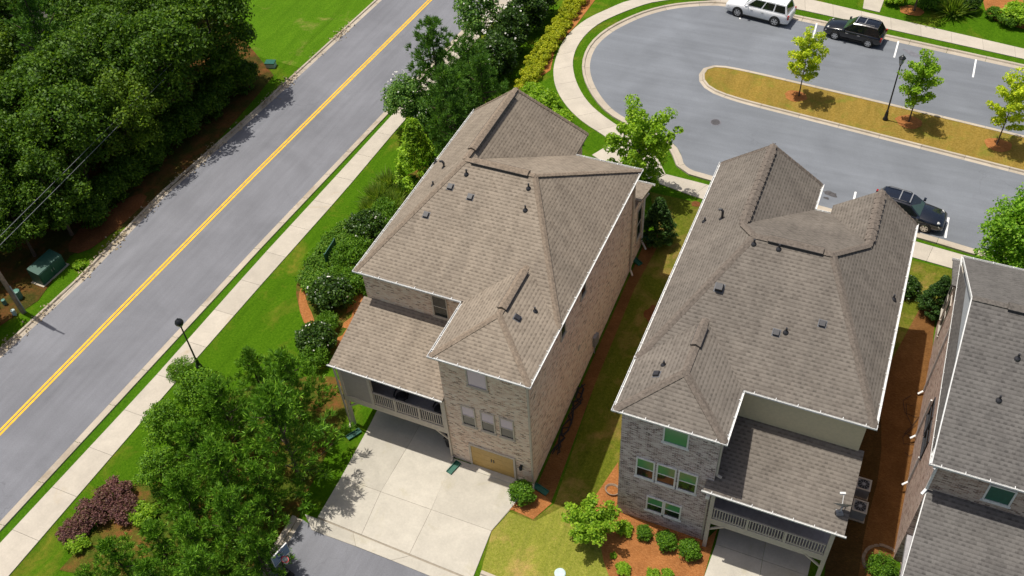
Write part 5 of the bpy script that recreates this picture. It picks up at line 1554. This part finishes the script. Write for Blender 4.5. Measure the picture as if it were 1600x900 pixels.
    for sx in (-1, 1):
        for s in (-1, 1):
            o = bpy.data.objects.new('wheel', None); o.empty_display_size = .2; o.location = (sx*wx-.05, s*(w_-.075), wheel); o.rotation_euler = (-s*PI/2, 0, 0); link(o, t)
            link(bpy.data.objects.new('tyre', ty), o); link(bpy.data.objects.new('rim', rmm), o)
            a = bpy.data.objects.new('wheel_arch', arm_); a.location = (sx*wx-.05, s*(w_-.055), wheel+.02); a.rotation_euler = (-s*PI/2, 0, 0); link(a, t)
    for s in (-1, 1):
        q = MB(); q.smooth = True
        q.lathe([(.05, -.05), (.15, -.02), (.17, .03), (.1, .07)], 10); me = q.mesh('headlight', M['lens'])
        o = bpy.data.objects.new('headlight', me); o.location = (l*.88, s*w_*.76, hood*.80); o.scale = (1.5, .9, .9); o.rotation_euler = (0, .9, s*.5); link(o, t)
        MB().box(-l-.005, -l+.12, s*w_*.84-.1, s*w_*.84+.1, belt*.68, belt*.96).build('tail_light', M['taill'], t, local=True)
        mr = MB(); mr.box(l*.27, l*.27+.16, s*(w_+.12)-.1, s*(w_+.12)+.1, belt+.0, belt+.16); mr.bar((l*.28, s*(w_*.9), belt+.06), (l*.28, s*(w_+.1), belt+.06), .06, .05); mr.build('wing_mirror', paint, t, local=True)
        for xx in (-.55, .42): MB().box(xx-.12, xx+.12, s*(w_+.002)-.02, s*(w_+.002)+.02, belt*.80, belt*.80+.04).build('door_handle', M['chrome'], t, local=True)
        if rails:
            r_ = MB(); r_.tube([(xt0+.15, s*yt*.84, zt-.03), (xt0+.3, s*yt*.84, zt+.05), (xt1-.35, s*yt*.84, zt+.05), (xt1-.2, s*yt*.84, zt-.03)], .022, 6); r_.build('roof_rail', M['black'] if not white else paint, t, local=True)
    if rails and not white:
        for xx in (-.75, -.05):
            MB().box(xx-.035, xx+.035, -yt*.8, yt*.8, zt+.03, zt+.055).build('roof_bar', M['steel'], t, local=True)
    bp = MB(); bp.box(l-.12, l+.01, -w_*.45, w_*.45, .45, .62); bp.build('grille', M['black'], t, local=True)
    MB().box(-l-.012, -l+.04, -.26, .26, .62, .76).build('number_plate', M['white'], t, local=True)
    for s in (-1, 1): MB().box(-wx+.4, wx-.5, s*w_*.955-.05, s*w_*.955+.05, .24, .36).build('side_sill', M['rubber'], t, local=True)
    return t
def park(pa, pb, W):
    """near side wheel contacts: front a, rear b -> centre and heading"""
    a, b = Vector(g2(*pa)), Vector(g2(*pb)); d = (a-b).normalized(); c = (a+b)/2
    n = Vector((-d.y, d.x));
    if n.y < 0: n = -n
    c = c+n*(W/2-.05)
    return Vector((c.x, c.y, hz(c.x, c.y)+.012)), math.atan2(d.y, d.x)
loc, rz = park((1148, 25), (1211, 41), 2.05)
suv('long white SUV parked at the kerb, cut by the top edge of the photo', loc, rz, 5.75, 2.05, 2.05, M['carwhite'], True, .43, .585)
loc, rz = park((1301, 61), (1355, 74), 1.95)
suv('black SUV with silver roof bars parked on the far side of the cul-de-sac', loc, rz, 4.85, 1.95, 1.75, M['carblack'], False, .37, .57)
a = Vector(g2(1449, 365)); kd2 = (Vector(g2(1520, 388))-Vector(g2(1433, 362))).normalized()
n2 = Vector((-kd2.y, kd2.x)); n2 = n2 if n2.y > 0 else -n2
c = a-kd2*1.62+n2*.93
suv('dark navy SUV parked behind the grey house, partly hidden by its roof', (c.x, c.y, hz(c.x, c.y)+.012), math.atan2(kd2.y, kd2.x), 4.8, 1.92, 1.72, M['carnavy'], False, .37, .57)

# ------------------------------------------------------------------ street furniture
def lamp(loc, h, label, globe):
    t = thing('street_lamp', label, 'street lamp', loc)
    b = MB(); b.smooth = True
    b.lathe([(.2, 0), (.2, .12), (.14, .2), (.12, .6), (.09, .7), (.1, .75), (.07, .85)], 14); b.build('base', M['black'], t, local=True)
    MB().lathe([(.062, .8), (.045, h-.75), (.07, h-.7), (.05, h-.62)], 10).build('pole', M['black'], t, local=True)
    if globe:
        g = MB(); g.smooth = True; g.lathe([(.08, h-.62), (.2, h-.5), (.24, h-.34), (.2, h-.22)], 14); g.build('lantern', M['lampglass'], t, local=True)
        c_ = MB(); c_.smooth = True; c_.lathe([(.26, h-.36), (.27, h-.28), (.22, h-.14), (.1, h-.03), (.03, h), (.02, h+.1)], 14); c_.build('cap', M['black'], t, local=True)
    else:
        g = MB(); g.lathe([(.09, h-.62), (.15, h-.5), (.2, h-.1)], 8); g.build('lantern', M['lampglass'], t, local=True)
        c_ = MB(); c_.lathe([(.26, h-.1), (.25, h-.05), (.12, h+.08), (.03, h+.14), (.02, h+.22)], 8); c_.build('cap', M['black'], t, local=True)
        for i in range(4):
            a_ = i*PI/2+.4; MB().bar((.1*math.cos(a_), .1*math.sin(a_), h-.62), (.21*math.cos(a_), .21*math.sin(a_), h-.1), .025, .025).build('lantern_bar', M['black'], t, local=True)
    return t
lamp(G(311, 573), 4.5, 'black street lamp with a rounded cap beside the sidewalk of the main road', True)
lamp(G(1383, 187, dz=.1), 5.45, 'black street lamp on the brown grass island of the cul-de-sac', False)
# timber pole and wires
pb_ = G(37, 488)
t = thing('utility_pole', 'weathered timber utility pole at the left edge by the green cabinet', 'utility pole', pb_)
tip = Vector((-.1, -.1, 10.5))
MB().tube([(0, 0, -.1), tip], [.17, .12], 10).build('pole', M['wood'], t, local=True)
ca = MB(); ca.bar(Vector((-1.1, 0, 9.9)), Vector((1.0, -.2, 9.9)), .1, .12); ca.build('crossarm', M['wood'], t, local=True)
MB().tube([(.2, .02, .05), (.2, .02, 2.6)], .05, 8).build('conduit', M['steel'], t, local=True)
for i, dx in enumerate((-.9, .75)):
    p0 = pb_+Vector((-.25+.3*i, 0, 5.6-.25*i)); p1 = Vector((road_x(98)-8.0+.3*i, 98, 10.0-.25*i))
    wr = MB(); wr.tube([p0.lerp(p1, f)-Vector((0, 0, .5*4*f*(1-f))) for f in np.linspace(0, 1, 24)], .016, 5)
    tag(wr.build('power_line', M['steel']), ('upper' if i == 0 else 'lower')+' thin overhead wire of the pair crossing in front of the woods', 'wire', 'overhead wires')
for (x, y, hh, s, mt), lb in zip(((31, 466, .75, .2, 'teal'), (24, 492, .5, .11, 'bluegrey'), (9, 476, .5, .11, 'teal')),
                                ('teal plastic utility pedestal right behind the timber pole', 'pale plastic marker post in front of the timber pole', 'small utility marker left of the timber pole at the photo edge')):
    p = thing('utility_pedestal', lb, 'utility box', G(x, y), .5)
    MB().box(-s, s, -s*.8, s*.8, 0, hh*.85).build('body', M[mt], p, local=True)
    q = MB(); q.lathe([(s*1.3, hh*.85), (s*1.25, hh*.95), (s*.7, hh)], 10); q.build('lid', M[mt], p, local=True)
p = thing('transformer_cabinet', 'dark green metal transformer cabinet at the wood edge beside the red dirt', 'utility cabinet', G(79, 428), math.radians(88))
MB().box(-1.25, 1.25, -.6, .6, -.05, .08).build('pad', M['kerb'], p, local=True)
q = MB(); q.add([(-1.1, -.5, .08), (1.1, -.5, .08), (1.1, .5, .08), (-1.1, .5, .08), (-1.1, -.5, 1.1), (1.1, -.5, 1.1), (1.1, .5, 1.3), (-1.1, .5, 1.3)], [(3, 2, 1, 0), (4, 5, 6, 7), (0, 1, 5, 4), (1, 2, 6, 5), (2, 3, 7, 6), (3, 0, 4, 7)]); q.build('body', M['cabinet'], p, local=True)
for s in (-1, 1):
    d = MB().box(s*.55-.5, s*.55+.5, -.535, -.503, .14, 1.05).build('door', M['cabinet'], p, local=True)
    MB().box(s*.1-.02, s*.1+.02, -.57, -.537, .55, .75).build('handle', M['steel'], d, local=True)
p = thing('utility_box', 'small green and white utility box on the field beside the last tree of the woods', 'utility box', G(424, 104), .3)
MB().box(-.4, .4, -.3, .3, 0, .42).build('body', M['bluegrey'], p, local=True); MB().box(-.44, .44, -.34, .34, .421, .5).build('lid', M['green'], p, local=True)
q = MB(); q.lathe([(.3, 0), (.3, .03), (.26, .05)], 16); o = q.build('access_cover', M['bluegrey']); o.location = G(875, 896, dz=.03); tag(o, 'pale round access cover lying in the dry front lawn at the bottom edge', 'access cover')
p = thing('manhole_cover', 'round iron manhole cover set in the cul-de-sac asphalt', 'manhole cover', G(1118, 191, dz=.014))
MB().lathe([(.44, -.02), (.44, .006), (.36, .008), (.36, -.02)], 24).build('ring', M['patch'], p, local=True)
q = MB(); q.lathe([(.35, -.02), (.35, .006)], 24)
for i in range(5): q.box(-.25, .25, -.22+i*.1, -.19+i*.1, .006, .014)
q.build('lid', M['iron'], p, local=True)
# splash blocks
for (x, y, rz, lb) in ((553, 679, -.5, 'green splash block under the porch corner post of the tan house'), (709, 731, -.25, 'green splash block on the driveway under the middle downspout of the tan house'),
                       (845, 765, 1.3, 'green splash block at the right front corner of the tan house by the round bush'), (994, 408, 1.0, 'green splash block under the far downspout on the side wall of the tan house'),
                       (1012, 373, 1.0, 'green splash block beside the dark cone shaped evergreen')):
    splash(G(x, y, dz=.055), rz, lb)
# basketball hoop at the alley kerb
hb = thing('basketball_hoop', 'portable basketball hoop with blue backboard and red rim at the alley kerb', 'basketball hoop', G(449, 898, dz=.02), -.2); hb.scale = (.78, .58, .78)
q = MB(); q.box(-.45, .45, -.6, .35, 0, .2); q.build('base', M['black'], hb, local=True)
q = MB(); q.tube([(0, -.2, .15), (.05, .0, 1.6), (.1, .05, 2.9)], [.06, .055, .05], 8); q.bar((.0, .35, .15), (.05, .02, 1.2), .05, .05); q.build('pole', M['black'], hb, local=True)
q = MB(); q.box(.28, .32, -.9, .9, 2.5, 3.55)
bd = q.build('backboard', glass_mat('backboard_blue', (.03, .12, .22), .1), hb, local=True)
q = MB(); q.box(.26, .34, -.93, -.9, 2.47, 3.58); q.box(.26, .34, .9, .93, 2.47, 3.58); q.box(.26, .34, -.9, .9, 3.55, 3.58); q.box(.26, .34, -.9, .9, 2.47, 2.5); q.box(.322, .33, -.3, .3, 2.72, 2.75); q.box(.322, .33, -.3, .3, 3.15, 3.18); q.build('board_frame', M['white'], bd, local=True)
q = MB(); q.tube([(.1, .05, 2.9), (.27, .0, 3.0)], .04, 6); q.build('arm', M['black'], hb, local=True)
q = MB(); q.tube([(.62+.27*math.cos(a), .27*math.sin(a), 2.75) for a in np.linspace(0, 2*PI, 21)], .03, 6, False); q.box(.33, .37, -.1, .1, 2.65, 2.78); rim = q.build('rim', M['red'], hb, local=True)
q = MB()
for i in range(12):
    a = i*PI/6
    for da in (-.3, .3): q.tube([(.62+.25*math.cos(a), .25*math.sin(a), 2.74), (.62+.15*math.cos(a+da), .15*math.sin(a+da), 2.35)], .012, 4)
q.build('net', M['rope'], rim, local=True)
# air conditioners
for (x, y, lb) in ((4.22, 32.0, 'square air conditioner beside the grey house, the farther of the two'), (4.28, 30.65, 'square air conditioner beside the grey house, the nearer of the two')):
    p = thing('air_conditioner', lb, 'air conditioner', (x, y, hz(x, y)+.03), 0, 'air conditioners')
    MB().box(-.42, .42, -.42, .42, 0, .08).build('pad', M['kerb'], p, local=True)
    q = MB(); q.box(-.36, .36, -.36, .36, .081, .82)
    for i in range(8):
        for s in (-1, 1):
            q.box(-.34, .34, s*.365-.006, s*.365+.006, .15+i*.08, .18+i*.08); q.box(s*.365-.006, s*.365+.006, -.34, .34, .15+i*.08, .18+i*.08)
    q.build('cabinet', M['steel'], p, local=True)
    q = MB(); q.box(-.38, .38, -.38, -.3, .822, .87); q.box(-.38, .38, .3, .38, .822, .87); q.box(-.38, -.3, -.3, .3, .822, .87); q.box(.3, .38, -.3, .3, .822, .87); q.build('top_frame', M['acbeige'], p, local=True)
    q = MB(); q.lathe([(.3, .823), (.3, .845)], 20); q.build('fan_opening', M['black'], p, local=True)
    q = MB(); q.lathe([(.1, .85), (.09, .885)], 14)
    for i in range(10): a = i*PI/5; q.bar((.08*math.cos(a), .08*math.sin(a), .868), (.3*math.cos(a), .3*math.sin(a), .862), .012, .012)
    q.build('fan_guard', M['steel'], p, local=True)
# satellite dish on the porch roof
dz_ = 5.55+(26.75-25.85)*1.45/3.93
p = thing('satellite_dish', 'grey satellite dish with white arm on the porch roof corner of the grey house', 'satellite dish', (3.0, 26.75, dz_), .35)
MB().box(-.16, .16, -.16, .16, -.03, .04).build('foot', M['steel'], p, local=True)
MB().tube([(0, 0, 0), (0, 0, .45), (.0, -.1, .6)], .035, 8).build('mast', M['steel'], p, local=True)
q = MB(); q.smooth = True
dn = Vector((.12, .85, .5)).normalized(); du = dn.cross(Vector((0, 0, 1))).normalized(); dv_ = dn.cross(du)
q.v = []; 
for i in range(5):
    r_ = .42*i/4
    for k in range(18):
        a = 2*PI*k/18; q.v.append(tuple(Vector((0, -.1, .72))+du*math.cos(a)*r_*1.1+dv_*math.sin(a)*r_+dn*(r_*r_*.55)))
for i in range(4):
    for k in range(18): q.f.append([i*18+k, i*18+(k+1) % 18, (i+1)*18+(k+1) % 18, (i+1)*18+k]); q.uv.append(None)
q.build('dish', M['steel'], p, local=True)
q = MB(); q.tube([Vector((0, -.1, .3)), Vector((.02, -.1, .72))+dn*.58], .022, 6); q.box(-.1, .16, .36, .46, .98, 1.06); q.build('arm', M['white'], p, local=True)
# porch chairs of the first house and bin below
for (x, y, lb) in ((-20.75, 27.0, 'dark round chair on the covered porch of the tan house, the left one'), (-18.3, 27.0, 'dark round chair on the covered porch of the tan house, the right one')):
    p = thing('porch_chair', lb, 'chair', (x, y, 2.86), random.uniform(-.4, .4), 'porch chairs')
    q = MB(); q.smooth = True; q.lathe([(.3, .36), (.36, .42), (.34, .48), (.1, .5)], 14); q.build('seat', M['dark'], p, local=True)
    q = MB(); q.tube([(.4*math.cos(a), .4*math.sin(a), .62+.16*math.sin(a)) for a in np.linspace(-.5, PI+.5, 14)], .05, 7); q.build('backrest', M['black'], p, local=True)
    for a in (.7, 2.4, 3.9, 5.5):
        MB().tube([(.33*math.cos(a), .33*math.sin(a), 0), (.28*math.cos(a), .28*math.sin(a), .42)], .025, 6).build('leg', M['black'], p, local=True)
p = thing('wheelie_bin', 'black wheeled bin half hidden behind the middle post under the tan porch', 'bin', (-17.85, 27.0, .05), .1)
q = MB(); q.add([(-.26, -.28, .08), (.26, -.28, .08), (.26, .28, .08), (-.26, .28, .08), (-.32, -.36, 1.0), (.32, -.36, 1.0), (.32, .36, 1.0), (-.32, .36, 1.0)], [(3, 2, 1, 0), (4, 5, 6, 7), (0, 1, 5, 4), (1, 2, 6, 5), (2, 3, 7, 6), (3, 0, 4, 7)]); q.build('body', M['black'], p, local=True)
MB().box(-.34, .34, -.4, .4, 1.002, 1.07).build('lid', M['dark'], p, local=True)
for s in (-1, 1):
    q = MB(); q.tube([(s*.28-.03, .3, .1), (s*.28+.03, .3, .1)], .1, 12); q.build('wheel', M['rubber'], p, local=True)
# green panel and boulder in the bed
p = thing('garden_panel', 'narrow dark green panel standing in the ground cover left of the tan house', 'panel', at(517, 395, .55), math.radians(96))
MB().box(-.85, .85, -.03, .03, .1, 1.15).build('panel', M['cabinet'], p, local=True)
for s in (-1, 1): MB().box(s*.8-.04, s*.8+.04, -.05, .05, 0, 1.2).build('post', M['cabinet'], p, local=True)
bm = bmesh.new(); bmesh.ops.create_icosphere(bm, subdivisions=2, radius=.4)
for v_ in bm.verts: v_.co *= 1+random.uniform(-.16, .16); v_.co.z *= .6
me = bpy.data.meshes.new('boulder'); bm.to_mesh(me); bm.free(); me.materials.append(M['stone'])
o = link(bpy.data.objects.new('boulder', me)); o.location = G(533, 356, dz=.15); tag(o, 'tan boulder at the tip of the planting bed beside the lawn', 'boulder')
# hoses and cables on the ground
def tangle(name, pts, rad, n, mat, label, cat, wob=.25, seed=1):
    r_ = random.Random(seed); q = MB()
    base = resample([(p.x, p.y) for p in pts], .35)
    for k in range(n):
        ph = r_.uniform(0, 6); P = []
        for i, b_ in enumerate(base):
            x = b_.x+wob*math.sin(i*1.3+ph)+r_.uniform(-.08, .08); y = b_.y+wob*math.cos(i*1.7+ph*2)
            P.append((x, y, hz(x, y)+.07+.06*abs(math.sin(i*.9+ph))))
        q.tube(P, rad, 5)
    return tag(q.build(name, mat), label, cat)
tangle('hose_tangle', [G(910, 605), G(897, 640), G(882, 675), G(868, 708)], .03, 5, M['rubber'], 'black tangled hoses on the straw along the side wall of the tan house', 'hose', .22, 2)
tangle('loose_cable', [G(1418, 625), G(1424, 655), G(1420, 690), G(1425, 718)], .014, 2, M['rubber'], 'thin black looped cable on the straw between the grey and reddish houses', 'cable', .35, 3)
q = MB()
for k in range(4): q.tube([(.36*(1+.05*k)*math.cos(a), .3*(1+.06*k)*math.sin(a), .03+.025*k) for a in np.linspace(0, 2*PI, 22)], .022, 5, False)
o = q.build('hose_coil', M['wood']); o.location = G(957, 766, dz=.05); tag(o, 'tan coiled hose lying in the straw by the left corner of the grey house', 'hose')
# ring of edging stones round the little bed
ed = thing('stone_edging', 'curved low stone edging round the bright bush between grey and reddish house', 'edging', at(1379, 880, 0))
sm_ = MB().box(-.13, .13, -.08, .08, 0, .13).mesh('stone', M['stone'])
c0 = Vector(g2(1379, 884))
for i in range(16):
    a = -.4+i*PI*1.3/15
    s_ = bpy.data.objects.new('stone', sm_); s_.location = Vector((math.cos(a)*.95, math.sin(a)*.95, random.uniform(-.03, .03))); s_.rotation_euler = (random.uniform(-.1, .1), random.uniform(-.1, .1), a+PI/2); link(s_, ed)
# dead leaves and grit along the chipped kerb of the wood
rg = np.random.default_rng(4); pts_ = []
while len(pts_) < 800:
    y = rg.uniform(14, 66); d = -.35+rg.normal()*.28
    if math.sin(y*1.7)+math.sin(y*.6)+rg.normal()*.6 < .1: continue
    pts_.append((road_x(y)+d, y, .05 if d > 0 else .16))
pts_ = np.array(pts_)
o = bpy.data.objects.new('leaf_litter', mesh_quads('leaf_litter', quads(pts_, np.tile([0, 0, 1.], (len(pts_), 1))+rg.normal(size=pts_.shape)*.3, rg.uniform(.08, .24, len(pts_)), rg, .7), plain('dry_leaves', (.3, .24, .15), .9, var=.5, scale=5)))
link(o); tag(o, 'dry leaf litter caught along the kerb under the dark woods', 'leaf litter', kind='stuff')

# ------------------------------------------------------------------ things glimpsed far off
def simple_house(label, loc, rz, w_, d, h, wallm, roofm, pitch=.5):
    t = thing('distant_house', label, 'house', loc, rz)
    MB().prism([(-w_/2, -d/2), (w_/2, -d/2), (w_/2, d/2), (-w_/2, d/2)], -.3, h).build('wall', wallm, t, local=True, uvm=True)
    r_ = MB(); e = .5; z = h+pitch*d/2
    for s in (-1, 1): face(r_, [(-w_/2-e, s*(d/2+e), h-.1), (w_/2+e, s*(d/2+e), h-.1), (w_/2+e, 0, z), (-w_/2-e, 0, z)])
    r_.build('roof', roofm, t, local=True)
    g_ = MB()
    for s in (-1, 1): g_.add([(s*(w_/2-.02), -d/2, h), (s*(w_/2-.02), d/2, h), (s*(w_/2-.02), 0, z-.15), (s*(w_/2-.2), -d/2, h), (s*(w_/2-.2), d/2, h), (s*(w_/2-.2), 0, z-.15)], [(0, 1, 2), (3, 5, 4), (0, 2, 5, 3), (1, 4, 5, 2), (0, 3, 4, 1)])
    g_.build('gable', wallm, t, local=True)
    for xx in np.arange(-w_/2+1.2, w_/2-1, 2.4):
        f = MB(); f.box(xx-.5, xx+.5, -d/2-.06, -d/2-.005, 1.1, 2.4); f = f.build('window', M['white'], t, local=True)
        MB().box(xx-.42, xx+.42, -d/2-.07, -d/2-.061, 1.18, 2.32).build('pane', M['glass'], f, local=True)
    return t
hp = G(-10, 152)
simple_house('pale house mostly hidden behind the dark woods at the left edge', (hp.x-3, hp.y+4, 0), .4, 12, 8, 3.2, M['siding3'], M['roof3'])
tp = G(1640, -22)
simple_house('brick house in the top right corner, only the foot of its wall in view', (tp.x+4.0, tp.y+5, hz(tp.x, tp.y)), .12, 13, 10, 6.5, M['brick2'], M['roof3'])
tp = G(306, 22)
suv('white car glimpsed through the tree crowns at the top left', (tp.x-1, tp.y-1.5, .02), .9, 4.8, 1.85, 1.6, M['carwhite'], True, .34, .58, False)
